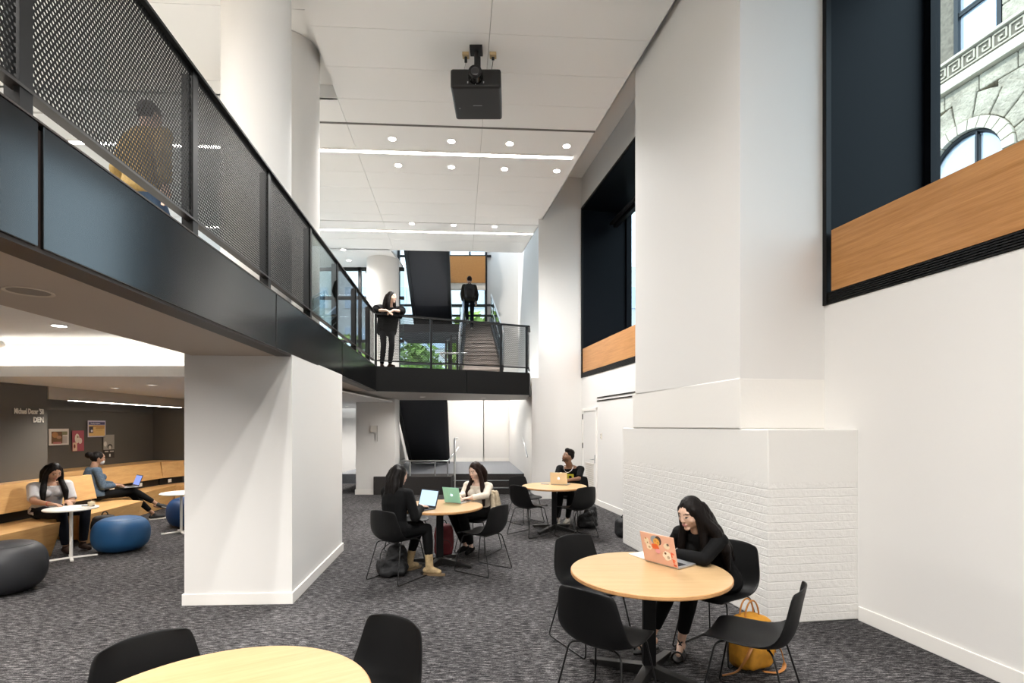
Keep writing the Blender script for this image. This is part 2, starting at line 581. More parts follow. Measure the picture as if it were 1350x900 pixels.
# ------------------------------------------------------------------ door, vents, switch on the right wall
d = thing('door_1', None, None); d['kind'] = 'structure'
m = MB()
for a, b in ((11.08, 11.15), (11.98, 12.05)): m.prism([W(a, -.025), W(b, -.025), W(b, .01), W(a, .01)], 0, 2.12)
m.prism([W(11.08, -.025), W(12.05, -.025), W(12.05, .01), W(11.08, .01)], 2.05, 2.12)
m.build('door_frame', TRIMW, d, bevel=.004)
m = MB(); m.prism([W(11.15, -.012), W(11.98, -.012), W(11.98, .02), W(11.15, .02)], .02, 2.05); m.build('door_leaf', WHITE, d)
m = MB()
for i in range(13): m.prism([W(11.3, -.022), W(11.8, -.022), W(11.8, -.008), W(11.3, -.008)], .28 + i * .045, .305 + i * .045)
for z in (.26, .86): m.prism([W(11.27, -.026), W(11.83, -.026), W(11.83, -.01), W(11.27, -.01)], z, z + .02)
m.build('grille', mat('grille_white', 'cfc9c0', .5), d)
m = MB(); a = V((*W(11.22, -.012), .98)); b_ = V((*W(11.22, -.075), .98)); c = V((*W(11.34, -.075), .98))
m.cyl(a, b_, .011); m.cyl(b_, c, .009); m.prism([W(11.19, -.02), W(11.25, -.02), W(11.25, -.012), W(11.19, -.012)], .9, 1.08)
m.build('door_handle', STEEL, d, smooth=40)
for z in (.25, 1.2, 1.87):
    m = MB(); m.cyl((*W(11.99, -.03), z), (*W(11.99, -.03), z + .12), .012, n=8); m.build('hinge', mat('hinge_dark', '3a3733', .4, .8), d)
for z in (2.315, 2.245):
    o = MB(); o.prism([W(8.95 if z > 2.3 else 9.3, -.01), W(11.1, -.01), W(11.1, .02), W(8.95 if z > 2.3 else 9.3, .02)], z, z + .022)
    f = MB()
    r = o.build('air_slot', mat('slot_black', '16130f', .6))
    tag(r, 'upper of two long black air slots in the white wall by the door' if z > 2.3 else 'lower shorter black air slot in the white wall by the door', 'air vent')
s = thing('light_switch', 'small white light switch plate on the wall right of the door', 'light switch', (*W(10.85, -.006), 1.50))
m = MB(); m.box((0, 0, 0), (.014, .075, .12), math.radians(10.6)); m.build('switch_plate', mat('switch_white', 'd8d3c9', .4), s, bevel=.003)
for z in (-.028, .028):
    m = MB(); m.box((-.01, 0, z), (.012, .03, .03), math.radians(10.6)); m.build('rocker', mat('rocker_grey', 'b4aea3', .4), s)

# ------------------------------------------------------------------ ceilings
mb = MB(); mbs = MB()
ZC = 6.55
edge = lambda y: (2.063 + DWX * (y - 4.786), y)
def right_a(b):
    lo, hi = -5, 8
    for _ in range(40):
        a = (lo + hi) / 2
        x, y = CT(a, b)
        if x < edge(y)[0]: lo = a
        else: hi = a
    return lo
lines = [-3.5, -2.7, -1.9, -1.2, -.5, .2, .85, 1.5, 2.2, 2.85, 3.5, 4.2, 4.9, 5.6, 6.29, 6.98, 7.66, 8.26]
lines2 = [8.31, 9.86, 10.5, 11.15, 11.8, 12.22]
lines3 = [12.25, 13.4, 14.16]
def panels(ls, al, gap=.003):
    for b0, b1 in zip(ls, ls[1:]):
        for a0, a1 in al(b0, b1):
            P = [CT(a0[0] + gap, b0 + gap), CT(a1[0] - gap, b0 + gap), CT(a1[1] - gap, b1 - gap), CT(a0[1] + gap, b1 - gap)]
            mb.prism(P, ZC, ZC + .04)
AJ = .73
def al_near(b0, b1): return [((-1.78, -1.78), (AJ - .35, AJ - .35)), ((AJ - .35, AJ - .35), (right_a(b0), right_a(b1)))]
def al_far(b0, b1): return [((-8.2, -8.2), (-4.6, -4.6)), ((-4.6, -4.6), (-1.78, -1.78)), ((-1.78, -1.78), (AJ - .35, AJ - .35)), ((AJ - .35, AJ - .35), (right_a(b0), right_a(b1)))]
panels([l for l in lines if l < 7.7], al_near)
panels([7.66, 8.26], al_far)
panels(lines2, al_far); panels(lines3, al_far)
structure('ceiling', mb, WHITE2)
mb = MB()
mb.prism([CT(-1.75, -3.5), CT(right_a(-3.5) - .02, -3.5), CT(right_a(14.16) - .02, 14.1), CT(-8.2, 14.1), CT(-8.2, 7.69), CT(-1.75, 7.69)], ZC + .045, ZC + .14)
structure('ceiling_backing', mb, mat('gap_dark', '55534f', .8))
# fascia of the ceiling's far end and its side towards the wall
mb = MB()
mb.prism([CT(right_a(-3.5), -3.5), CT(right_a(14.16), 14.16), CT(right_a(14.16) - .02, 14.16), CT(right_a(-3.5) - .02, -3.5)], ZC, ZC + .3)
mb.prism([CT(-8.2, 14.16), CT(right_a(14.16), 14.16), CT(right_a(14.16), 14.2), CT(-8.2, 14.2)], ZC, ZC + .3)
structure('ceiling_fascia', mb, WHITE2)
# higher ceiling over the mezzanine's near half
mb = MB()
for b0, b1 in zip([-3.5, -1.9, -.5, .85, 2.2, 3.5, 4.9, 6.29], [-1.9, -.5, .85, 2.2, 3.5, 4.9, 6.29, 7.66]):
    for a0, a1 in ((-9.5, -5.2), (-5.2, -1.79)):
        mb.prism([CT(a0 + .005, b0 + .005), CT(a1 - .005, b0 + .005), CT(a1 - .005, b1 - .005), CT(a0 + .005, b1 - .005)], 6.74, 6.80)
mb.prism([CT(-9.5, 7.66), CT(-1.79, 7.66), CT(-1.79, 7.70), CT(-9.5, 7.70)], ZC, 6.8)
structure('ceiling_mezzanine', mb, WHITE2)
# unseen roof cap added against sun leaks, open over the stair hall for skylight
mb = MB(); mb.prism([(-13, -4), (5.7, -4), (2.45, 13.6), (-13, 13.6)], 7.6, 7.9); mb.prism([(-4.5, 13.6), (2.4, 13.6), (1.7, 18.3), (-4.5, 18.3)], 9.2, 9.5)
mb.prism([(-13, 13.6), (2.4, 13.6), (2.4, 13.8), (-13, 13.8)], 7.5, 9.5)
structure('ceiling_light_cap', mb, WHITE2)
# slot details in the ceiling: projection screen slot and two short ones
mb = MB()
mb.prism([CT(-2.6, 8.262), CT(right_a(8.3) - .02, 8.262), CT(right_a(8.3) - .02, 8.308), CT(-2.6, 8.308)], ZC - .002, ZC + .03)
tag(mb.build('screen_slot', mat('slot_grey', '5d5a56', .6)), 'long dark projection screen slot across the white ceiling behind the projector', 'ceiling slot')

# ------------------------------------------------------------------ ceiling lights
def led_line(b, a0, a1, label):
    t = thing('linear_ceiling_light', label, 'ceiling light', (0, 0, 0), group='linear lights across the ceiling')
    m = MB(); m.prism([CT(a0, b - .045), CT(a1, b - .045), CT(a1, b + .045), CT(a0, b + .045)], ZC - .012, ZC - .004); m.build('diffuser', LED, t)
    m = MB()
    for s0, s1 in ((-.065, -.045), (.045, .065)):
        m.prism([CT(a0, b + s0), CT(a1, b + s0), CT(a1, b + s1), CT(a0, b + s1)], ZC - .014, ZC + .002)
    m.build('light_frame', TRIMW, t)
led_line(9.10, -7.6, 2.03, 'long glowing light line between two rows of round downlights')
led_line(12.78, -7.4, 1.85, 'shorter glowing light line beyond the small downlights, near the stairs')
def downlight(x, y, z, label, r=.062, power=16, spot=True):
    t = thing('downlight', label, 'ceiling light', (x, y, z), group='round recessed ceiling downlights')
    m = MB(); m.ring([(r, -.006), (r + .018, -.006), (r + .018, .004), (r, .004)], 24); m.build('trim_ring', TRIMW, t)
    m = MB(); m.lathe([(r, -.003), (r, .002)], 24); m.build('lens', LAMP, t)
    if spot:
        l = bpy.data.lights.new('downlight_beam', 'SPOT'); l.energy = power * 9; l.spot_size = math.radians(150); l.spot_blend = 1.0
        l.shadow_soft_size = .06; l.color = (1, .975, .945)
        o = bpy.data.objects.new('downlight_beam', l); COL.objects.link(o); o.parent = t; o.location = (0, 0, -.03)
names = ['leftmost', 'second from the left', 'third from the left', 'rightmost']
for row, (v, us) in enumerate(((186, (517, 595, 672, 747)), (220, (525, 595, 665, 734)))):
    for i, u in enumerate(us):
        vv = v + (u - 595) * (.041 if row == 0 else .036)
        x, y = at(u, vv, ZC)
        downlight(x, y, ZC - .001, '%s of the four round downlights %s the long glowing light line' % (names[i], 'before' if row == 0 else 'behind'), power=22)
for i, u in enumerate((543, 598, 652)):
    x, y = at(u, 294.5 + (u - 543) * .037, ZC)
    downlight(x, y, ZC - .001, '%s of three small downlights just before the farther light line' % ('leftmost', 'middle', 'rightmost')[i], power=24)
for i, (u, v) in enumerate(((452.7, 329), (460, 343))):
    x, y = at(u, v, ZC)
    downlight(x, y, ZC - .001, ('nearer' if i == 0 else 'farther') + ' downlight in the far ceiling left of the round white column', power=20)
# ceiling left of the far stairs, and over the stair hall
mb = MB(); mb.prism([CT(-8.2, 14.2), (-3.35, 14.02), (-3.35, 15.75), CT(-8.2, 15.75)], ZC, ZC + .1)
structure('ceiling_far', mb, WHITE2)

# ------------------------------------------------------------------ pier and columns
mb = MB()
PIER = [(-2.129, 4.955), (-3.139, 4.905), (-3.33, 7.0), (-2.339, 7.05)]
mb.prism(PIER, 0, 2.42)
structure('column_pier', mb, WHITE)
mb = MB(); q = [(p[0] * 1, p[1]) for p in PIER]
cx = sum(p[0] for p in PIER) / 4; cy = sum(p[1] for p in PIER) / 4
big = [(p[0] + (.016 if p[0] > cx else -.016), p[1] + (.016 if p[1] > cy else -.016)) for p in PIER]
mb.prism(big, 0, .11)
structure('baseboard_pier', mb, TRIMW, bevel=.004)
mb = MB(); mb.tube([(-2.69, 5.4, 2.8), (-2.69, 5.4, 6.76)], .335, 48); structure('column_round_near', mb, WHITE, smooth=60)
mb = MB(); mb.tube([(-2.965, 6.83, 2.8), (-2.965, 6.83, 6.73)], .375, 48); mb.tube([(-2.965, 6.83, 6.70), (-2.965, 6.83, 6.75)], .35, 48)
structure('column_round_far', mb, WHITE, smooth=60)
mb = MB(); mb.tube([(-3.77, 14.95, 2.8), (-3.77, 14.95, 6.56)], .46, 48); structure('column_round_bridge', mb, WHITE, smooth=60)

# ------------------------------------------------------------------ mezzanine slab, fascia, soffit
XF = 1.612                                     # balcony edge line
ZF, ZS, ZFT = 2.87, 2.394, 2.883
corner = BL(XF, 9.97)
br_r = (.385, 11.25)
mb = MB()
mb.prism([BL(XF + .03, -3.5), BL(XF + .03, 9.99), (-3.6, 13.4), (-12.8, 13.4), (-12.8, -3.5)], 2.78, ZF)      # floor of the mezzanine
structure('floor_mezzanine', mb, mat('mezz_floor', 'b5b0a8', .5))
mb = MB()
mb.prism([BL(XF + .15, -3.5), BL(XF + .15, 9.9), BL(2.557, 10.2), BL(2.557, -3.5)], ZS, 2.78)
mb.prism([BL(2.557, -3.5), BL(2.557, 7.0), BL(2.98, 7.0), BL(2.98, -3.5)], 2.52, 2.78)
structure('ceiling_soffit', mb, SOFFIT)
mb = MB()
mb.prism([BL(2.9, -3.5), BL(2.9, 6.4), (-12.8, 6.4), (-12.8, -3.5)], 2.74, 2.79)
structure('ceiling_coffer', mb, WHITE2)
mb = MB()
mb.prism([(-12.8, 6.15), (-3.0, 6.15), (-3.0, 6.19), (-12.8, 6.19)], 2.31, 2.44)
mb.prism([(-12.8, 6.19), (-3.0, 6.19), (-3.0, 13.38), (-3.7, 13.4), (-3.95, 17.5), (-12.8, 17.5)], 2.31, 2.34)
mb.prism([(-12.8, 6.42), (-3.2, 6.42), (-3.2, 6.5), (-12.8, 6.5)], 2.34, 2.78)
structure('ceiling_bulkhead', mb, WHITE2)
# round dropped disc in the coffer
mb = MB(); mb.lathe([(.95, 0), (1.0, .02), (1.0, .05), (.0, .05)], 48, (-6.55, 5.2, 2.62)); structure('ceiling_disc', mb, WHITE2, smooth=40)
# fascia panels (joints every 2.55 m) and the dark return below them
fj = [-3.3, -.58, 1.975, 4.52, 7.07, 9.97]
for i, (a, b) in enumerate(zip(fj, fj[1:])):
    mb = MB(); g = .012
    mb.prism([BL(XF, a + g), BL(XF, b - (g if b < 9.9 else -.006)), BL(XF + .05, b - g), BL(XF + .05, a + g)], ZS + .012, ZFT)
    structure('trim_%d' % (i + 1), mb, BLACKP, bevel=.003)
mb = MB()
mb.prism([BL(XF + .012, -3.3), BL(XF + .012, 9.95), BL(XF + .15, 9.92), BL(XF + .15, -3.3)], ZS - .004, ZFT - .02)
mb.prism([BL(XF - .004, -3.3), BL(XF - .004, 9.975), BL(XF + .06, 9.99), BL(XF + .06, -3.3)], ZFT, ZFT + .008)
structure('trim_6', mb, mat('bronze_return', '2e231c', .45))
# bridge to the stairs
def BR(t, off=0.0):
    d = V((br_r[0] - corner[0], br_r[1] - corner[1], 0)); L = d.length; d /= L
    n = V((-d.y, d.x, 0))
    p = V((*corner, 0)) + d * t * L + n * off
    return (p.x, p.y)
mb = MB(); mb.prism([BR(0, .05), BR(1, .05), (.40, 13.3), (-.35, 13.6), (-3.6, 13.6), (-4.4, 10.2)], ZS - .0, ZF)
structure('floor_bridge', mb, [mat('bridge_floor', 'b4aea6', .5)])
mb = MB(); mb.prism([BR(0.0, 0), BR(.56, 0), BR(.56, .05), BR(0, .05)], ZS, ZFT); mb.prism([BR(.564, 0), BR(1, 0), BR(1, .05), BR(.564, .05)], ZS, ZFT)
mb.prism([BR(1, 0), BR(1.0, .05), (.41, 11.95), (.43, 11.95)], ZS, ZFT)
structure('trim_7', mb, mat('black_fascia_front', '040404', .5, spec=.2))

# speaker in the soffit
t = thing('ceiling_speaker', 'round flush speaker grille in the soffit under the balcony', 'speaker', (*at(38, 384, ZS), ZS))
m = MB(); m.ring([(.085, -.003), (.10, -.006), (.10, .001), (.085, .001)], 32); m.build('trim_ring', mat('speaker_ring', 'cbbfae', .4), t, smooth=40)
m = MB(); m.lathe([(.085, -.002), (.085, .001)], 32); m.build('speaker_grille', mat('speaker_mesh', '8c8174', .6), t)

# ------------------------------------------------------------------ left walls
mb = MB(); mb.prism([(-12.8, -3.5), (-12.6, -3.5), (-12.6, 15.7), (-12.8, 15.7)], 0, 7.6)
structure('wall_left', mb, WHITE)
mb = MB(); mb.prism([(-6.82, 1.5), (-6.95, 7.66), (-8.2, 7.66), (-8.2, 1.5)], 0, 2.33)
structure('wall_alcove_front', mb, DARKW)
mb = MB()
mb.prism([(-8.1, 7.6), (-8.1, 11.55), (-8.2, 11.55), (-8.2, 7.6)], 0, 2.33)
mb.prism([(-8.1, 11.55), (-4.2, 11.95), (-4.2, 12.05), (-8.1, 11.65)], 0, 2.33)
mb.prism([(-6.95, 7.66), (-7.33, 11.62), (-8.1, 11.55), (-8.1, 7.66)], 2.24, 2.33)
structure('wall_alcove', mb, DARKW)
mb = MB(); mb.prism([(-6.93, 7.66), (-7.31, 11.62), (-7.36, 11.62), (-6.98, 7.66)], 2.12, 2.33)
structure('wall_alcove_lip', mb, mat('lip_paint', 'b3aa9e', .5))
for z in (2.06, 1.98):
    pass
mb = MB(); mb.prism([(-8.06, 7.7), (-8.06, 11.5), (-8.1, 11.5), (-8.1, 7.7)], 2.0, 2.06); structure('trim_8', mb, mat('rail_dark', '57524c', .5))
t = thing('alcove_light', 'slim light strip along the top edge of the dark alcove', 'light strip')
m = MB(); m.prism([(-6.99, 8.1), (-7.30, 11.3), (-7.33, 11.3), (-7.02, 8.1)], 2.114, 2.119); m.build('diffuser', emit_mat('led_soft', (1, .90, .78), 22), t)

# back of the ground floor
mb = MB()
mb.prism([(-12.8, 17.6), (-3.95, 17.6), (-3.95, 17.8), (-12.8, 17.8)], 0, 2.9)
mb.prism([(-4.6, 18.1), (-1.0, 18.1), (-1.0, 18.3), (-4.6, 18.3)], 0, 2.85)
mb.prism([(-1.0, 18.2), (.9, 18.3), (.9, 18.5), (-1.0, 18.5)], 0, 2.85)
mb.prism([(-1.02, 18.1), (-1.0, 18.1), (-1.0, 18.4), (-1.02, 18.4)], 0, 2.85)
structure('wall_back_lower', mb, WHITE)
mb = MB(); mb.prism([(-4.5, 15.9), (-1.3, 15.9), (-.98, 19.7), (-4.5, 19.7)], 2.86, 2.95); structure('floor_stair_hall', mb, mat('hall_floor', '9aa0a6', .5))
mb = MB(); mb.prism([(-12.8, 17.58), (-3.95, 17.58), (-3.95, 17.6), (-12.8, 17.6)], 0, .13)
mb.prism([(-2.4, 18.08), (-1.0, 18.08), (-1.0, 18.1), (-2.4, 18.1)], .45, .58); mb.prism([(-1.0, 18.18), (.0, 18.23), (.0, 18.25), (-1.0, 18.2)], .45, .58)
structure('baseboard_back', mb, TRIMW)
mb = MB(); mb.prism([(-3.9, 12.8), (-2.94, 12.85), (-2.94, 13.38), (-3.9, 13.38)], 0, 2.45); mb.prism([(-3.16, 13.38), (-3.66, 17.6), (-3.74, 17.6), (-3.3, 13.38)], 0, 2.45)
structure('wall_lobby_left', mb, WHITE)
mb = MB(); mb.prism([(-3.92, 12.78), (-3.45, 12.78), (-3.45, 12.8), (-3.92, 12.8)], 0, .13); structure('baseboard_lobby', mb, TRIMW)
# platform and steps
STEPD = mat('step_carpet', '2f2c2b', .9, noise_amt=.5, noise_scale=60)
LOBF = mat('lobby_floor', '7b7f86', .55, noise_amt=.15, noise_scale=40)
mb = MB(); mb.prism([(-3.45, 12.75), (-1.52, 12.75), (-1.52, 13.55), (-3.45, 13.55)], 0, .45)
structure('floor_platform_front', mb, STEPD)
mb = MB(); mb.prism([(-4.6, 13.45), (.35, 13.6), (.0, 18.4), (-4.6, 18.2)], .2, .452); structure('floor_platform', mb, LOBF)
st = thing('entry_steps', 'three dark carpeted steps with pale nosings up to the lobby platform', 'steps'); st['kind'] = 'structure'
for i in range(3):
    y0 = 12.85 + .33 * i
    m = MB(); m.prism([(-1.52, y0), (.42, y0 + .05), (.3, 13.7), (-1.52, 13.7)], .15 * i, .15 * (i + 1)); m.build('step', STEPD, st)
    m = MB(); m.prism([(-1.52, y0 - .004), (.42, y0 + .046), (.42, y0 + .09), (-1.52, y0 + .04)], .15 * (i + 1), .15 * (i + 1) + .004); m.build('nosing', mat('nosing', '9da3ab', .4), st)
# lobby rails
t = thing('platform_railing', 'low steel railing on the lobby platform under the black stair', 'railing')
zt = .83
for u in (541, 574, 590.5):
    m = MB(); x, y = at(u, 627, .45); m.cyl((x, 12.95, .45), (x, 12.95, zt), .02); m.build('post', STEEL, t, smooth=40)
xa, xb = (529 - 675) / 675 * 12.95, (591 - 675) / 675 * 12.95
m = MB(); m.tube([(xa - .05, 13.6, zt), (xa, 12.95, zt), (xb, 12.95, zt), (xb + .12, 14.2, zt + .28)], .022, 8); m.build('handrail', STEEL, t, smooth=60)
t = thing('newel_post', 'tall slim steel post beside the entry steps', 'post', (-1.42, 12.7, 0))
m = MB(); m.tube([(0, 0, 0), (0, 0, 1.36), (0, .12, 1.40), (0, .5, 1.40)], .026, 10); m.build('post', STEEL, t, smooth=60)
m = MB(); m.lathe([(.05, 0), (.05, .012), (.03, .016)], 20); m.build('base_plate', STEEL, t)
t = thing('wall_handrail', 'short sloping steel handrail on the lobby side wall', 'handrail')
m = MB(); p0 = V((.30, 14.0, 1.45)); p1 = V((.38, 12.75, .95)); m.tube([p0 + V((.05, 0, 0)), p0, p1, p1 + V((.06, 0, 0))], .02, 8); m.build('rail', STEEL, t, smooth=60)
t = thing('wall_sign_plate', 'pale square plate with slim rail on the white lobby pier', 'wall plate', at_depth(493, 565, 12.79))
m = MB(); m.box((0, 0, 0), (.16, .012, .16)); m.build('plate', mat('plate_pale', 'd6d2ca', .4), t)
m = MB(); m.box((.085, -.008, -.12), (.012, .012, .4)); m.build('edge_strip', mat('plate_grey', '9c968d', .4), t)

# ------------------------------------------------------------------ stair hall shell
mb = MB(); mb.prism([(-.96, 19.75), (.4, 19.75), (.4, 19.95), (-.96, 19.95)], 2.8, 9.2)
mb.prism([(-4.5, 15.7), (-4.42, 15.7), (-4.42, 19.9), (-4.5, 19.9)], 6.4, 9.2)
structure('wall_back_upper', mb, WHITE)
MULL = mat('mullion_black', '15171a', .4)
w = thing('window_3', None, None); w['kind'] = 'structure'
m = MB()
for x in (-4.35, -2.42, -1.0): m.box((x, 19.7, 6.0), (.09, .12, 6.4))
m.box((-1.62, 19.7, 8.6), (.07, .12, 1.0))
for z in (4.1, 5.95, 6.35, 8.24, 9.1): m.box((-2.6, 19.7, z), (3.6, .1, .07))
m.build('mullion', MULL, w)
m = MB(); m.box((-1.7, 19.62, 7.7), (1.36, .06, 1.02)); m.build('oak_panel', OAK, w)
m = MB(); m.box((-1.7, 19.64, 7.05), (1.36, .05, .26)); m.build('sill_panel', mat('sill_cream', 'd9cfc3', .5), w)
m = MB(); m.box((-2.68, 19.75, 6.0), (3.4, .012, 6.4)); m.build('pane', GLASS, w)
w = thing('window_4', None, None); w['kind'] = 'structure'
m = MB()
for u in (474, 524, 440, 408):
    m.box(((u - 675) / 675 * 15.6, 15.65, 4.7), (.09, .1, 3.7))
for z in (2.95, 4.3, 5.62, 6.5): m.box((-6.0, 15.65, z), (5.4, .1, .09))
m.build('mullion', MULL, w)
m = MB(); m.box((-6.0, 15.68, 4.7), (5.4, .012, 3.7)); m.build('pane', GLASS, w)
# ================================================================== balcony railing
PERF = perforated_mat('perforated_black', '040404', .0215, .335)
PERF2 = perforated_mat('perforated_black_fine', '0c0b0a', .030, .385)
ZT, ZB = 3.90, 2.995
t = thing('balcony_railing', 'long black metal railing with perforated panels along the balcony edge', 'railing')
xr = XF + .03
def panel(p0, p1, z0, z1, m, name, parent, th=.004):
    p0, p1 = V((*p0, 0)), V((*p1, 0)); L = (p1 - p0).length
    mb = MB(); mb.box((L / 2, 0, (z0 + z1) / 2), (L, th, z1 - z0))
    o = mb.build(name, m, parent, loc=p0); o.rotation_euler = (0, 0, math.atan2(p1.y - p0.y, p1.x - p0.x)); return o
posts = [-3.1, -1.82, -.58, .66, 1.93, 3.17, 4.41, 5.65, 6.89, 8.13, 9.37]
for y in posts:
    m = MB()
    m.prism([BL(xr - .012, y - .03), BL(xr - .012, y + .03), BL(xr + .012, y + .03), BL(xr + .012, y - .03)], ZFT - .05, ZT)
    m.prism([BL(xr + .012, y - .0), BL(xr + .012, y + .012), BL(xr + .075, y + .012), BL(xr + .075, y)], ZFT - .05, ZT)
    m.build('post', BLACKM, t)
m = MB(); ye = 9.95
m.prism([BL(xr - .03, -3.3), BL(xr - .03, ye), BL(xr + .03, ye), BL(xr + .03, -3.3)], ZT, ZT + .022)
m.build('top_rail', BLACKM, t, bevel=.004)
m = MB(); m.prism([BL(xr - .015, -3.3), BL(xr - .015, ye), BL(xr + .04, ye), BL(xr + .04, -3.3)], ZB - .012, ZB)
m.build('bottom_rail', mat('rail_bronze', '1d1714', .4), t)
for a, b in zip(posts, posts[1:] + [9.93]):
    if abs(a - 5.65) < .01:
        o = panel(BL(xr, a + .035), BL(xr, b - .035), ZB, ZT, glass_mat('rail_glass', 'cfd6d4'), 'glass_panel', t, .01); o['label'] = 'clear glass panel among the perforated ones'
    else:
        panel(BL(xr, a + .035), BL(xr, b - .035), ZB, ZT, PERF, 'perforated_panel', t)
# bridge railing
t = thing('bridge_railing', 'black railing with see-through mesh panels across the front of the bridge', 'railing')
pts = [0.0, .335, .80, .985]
bz = ZT + .01
for s_ in pts:
    m = MB(); p = BR(s_, .05); m.box((p[0], p[1], (ZFT - .05 + bz) / 2), (.045, .03, bz - ZFT + .05), .393); m.build('post', BLACKM, t)
m = MB(); a, b = BR(-.005, .05), BR(1.0, .05); m.bar((*a, bz), (*b, bz), .06, .03); m.bar((*b, bz), (.40, 11.93, bz), .06, .03); m.build('top_rail', BLACKM, t)
m = MB(); m.bar((*a, ZB), (*b, ZB), .03, .025); m.bar((*b, ZB), (.40, 11.93, ZB), .03, .025); m.build('bottom_rail', BLACKM, t)
for a, b in zip(pts, pts[1:]): panel(BR(a + .01, .05), BR(b - .01, .05), ZB, bz, PERF2, 'mesh_panel', t)
panel(BR(.99, .06), (.40, 11.93), ZB, bz, PERF, 'mesh_panel', t)

# ================================================================== stairs
STDARK = mat('stair_black', '26272c', .6)
STDARK2 = mat('stair_black_edge', '08090a', .4)
TREAD = mat('terrazzo_tread', '8a817b', .6, noise_amt=.2, noise_scale=120)
def black_flight(name, label, top, bot, w0, drop=.34):
    """slab seen from below: top = (x_left, x_right, y, z)"""
    t = thing(name, label, 'stairs', kind='thing')
    m = MB(); th = .16
    m.add([(top[0] + .1, top[2], top[3]), (top[1] - .1, top[2], top[3]), (bot[1] - .1, bot[2], bot[3]), (bot[0] + .1, bot[2], bot[3]),
           (top[0] + .1, top[2], top[3] + th), (top[1] - .1, top[2], top[3] + th), (bot[1] - .1, bot[2], bot[3] + th), (bot[0] + .1, bot[2], bot[3] + th)],
          [(0, 1, 2, 3), (7, 6, 5, 4), (0, 4, 5, 1), (1, 5, 6, 2), (2, 6, 7, 3), (3, 7, 4, 0)])
    m.build('soffit', STDARK, t)
    for xa, xb in ((0, .1), (-.1, 0)):
        i = 0 if xa == 0 else 1
        m = MB()
        x0, x1 = top[i] + xa, top[i] + xb; y0, y1 = bot[i] + xa, bot[i] + xb
        m.add([(x0, top[2], top[3] - .05), (x1, top[2], top[3] - .05), (y1, bot[2], bot[3] - .05), (y0, bot[2], bot[3] - .05),
               (x0, top[2], top[3] + drop), (x1, top[2], top[3] + drop), (y1, bot[2], bot[3] + drop), (y0, bot[2], bot[3] + drop)],
              [(0, 1, 2, 3), (7, 6, 5, 4), (0, 4, 5, 1), (1, 5, 6, 2), (2, 6, 7, 3), (3, 7, 4, 0)])
        m.build('stringer', STDARK2, t)
    n = 12
    for i in range(n):
        f0 = i / n; f1 = (i + 1) / n
        y0 = bot[2] + (top[2] - bot[2]) * f0; y1 = bot[2] + (top[2] - bot[2]) * f1
        z1 = bot[3] + th + (top[3] - bot[3]) * f1
        m = MB(); xl = bot[0] + (top[0] - bot[0]) * f0 + .1; xrr = bot[1] + (top[1] - bot[1]) * f0 - .1
        m.prism([(xl, y0), (xrr, y0), (xrr, y1), (xl, y1)], z1 - .1, z1 + .02); m.build('tread', TREAD, t)
    return t
black_flight('lower_staircase', 'black underside of the lower stair flight descending behind the lobby rail', (-3.08, -1.70, 13.45, 2.40), (-3.46, -2.10, 17.3, .47), 1.36)
black_flight('upper_staircase', 'black underside of the upper stair flight above the bridge', (-3.15, -1.80, 14.5, 7.34), (-3.56, -2.19, 18.75, 5.22), 1.36)
t = thing('main_staircase', 'grey stair flight climbing from the bridge to the landing, with the climbing man', 'stairs')
NS = 14
fl = lambda y: 2.88 + (y - 11.7) * (5.15 - 2.88) / 5.5
for i in range(NS):
    y0 = 11.75 + i * 5.5 / NS; y1 = y0 + 5.5 / NS
    z1 = 2.87 + (i + 1) * 2.28 / NS
    xa = -1.12 - (y0 - 11.7) * .072; xb = -.24 - (y0 - 11.7) * .095
    m = MB(); m.prism([(xa, y0), (xb, y0), (xb, y1 + .02), (xa, y1 + .02)], z1 - .15, z1); m.prism([(xa, y0 - .02), (xb, y0 - .02), (xb, y0 + .03), (xa, y0 + .03)], z1 - .025, z1 + .002)
    m.build('tread', TREAD, t)
for xa, dx in ((-1.16, -.072), (-.22, -.095)):
    m = MB(); m.bar((xa, 11.6, 2.93), (xa + dx * 5.6, 17.3, 5.2), .05, .34); m.build('stringer', STDARK2, t)
m = MB(); m.prism([(-4.0, 17.3), (-.6, 17.3), (-.7, 19.65), (-4.0, 19.65)], 4.88, 5.15); m.build('landing', STDARK, t)
RGL = glass_mat('stair_glass', 'bfd2da')
def stair_rail(label, x0, dx, y0, y1, plate):
    t = thing('stair_railing', label, 'railing')
    f = lambda y, h: V((x0 + dx * (y - 11.7), y, fl(y) + h))
    m = MB(); m.tube(rounded([f(y0, .2), f(y0, .95), f(y1, .98), V((f(y1, .98).x, y1 + .9, f(y1, .98).z))], .12), .025, 8); m.build('handrail', STEEL, t, smooth=60)
    m = MB(); m.tube([f(y0, .55), f(y1, .58)], .018, 8); m.build('mid_rail', STEEL, t, smooth=60)
    m = MB()
    for k in range(5):
        y = y0 + .1 + (y1 - y0 - .2) * k / 4
        m = MB(); p = f(y, 0); m.box((p.x, p.y, p.z + .5), (.03, .05, .95)); m.build('post', MULL, t)
    m = MB(); a, b = f(y0, .12), f(y1, .12); e = V((.006, 0, 0)); h = V((0, 0, .78))
    m.add([a - e, a + e, b + e, b - e, a - e + h, a + e + h, b + e + h, b - e + h], [(0, 1, 2, 3), (7, 6, 5, 4), (0, 4, 5, 1), (1, 5, 6, 2), (2, 6, 7, 3), (3, 7, 4, 0)])
    m.build('glass_panel', RGL, t)
    if plate:
        m = MB(); m.bar(f(y0 + .5, .85), f(y1, .9), .05, .22); m.build('edge_reflection', mat('reflection_bluegrey', '8fa0b4', .3, .6), t)  # bluish band standing in for the reflection on the glass edge
stair_rail('glass stair railing left of the climbing man with a pale band for its glass edge reflection', -1.2, -.072, 11.7, 17.2, True)
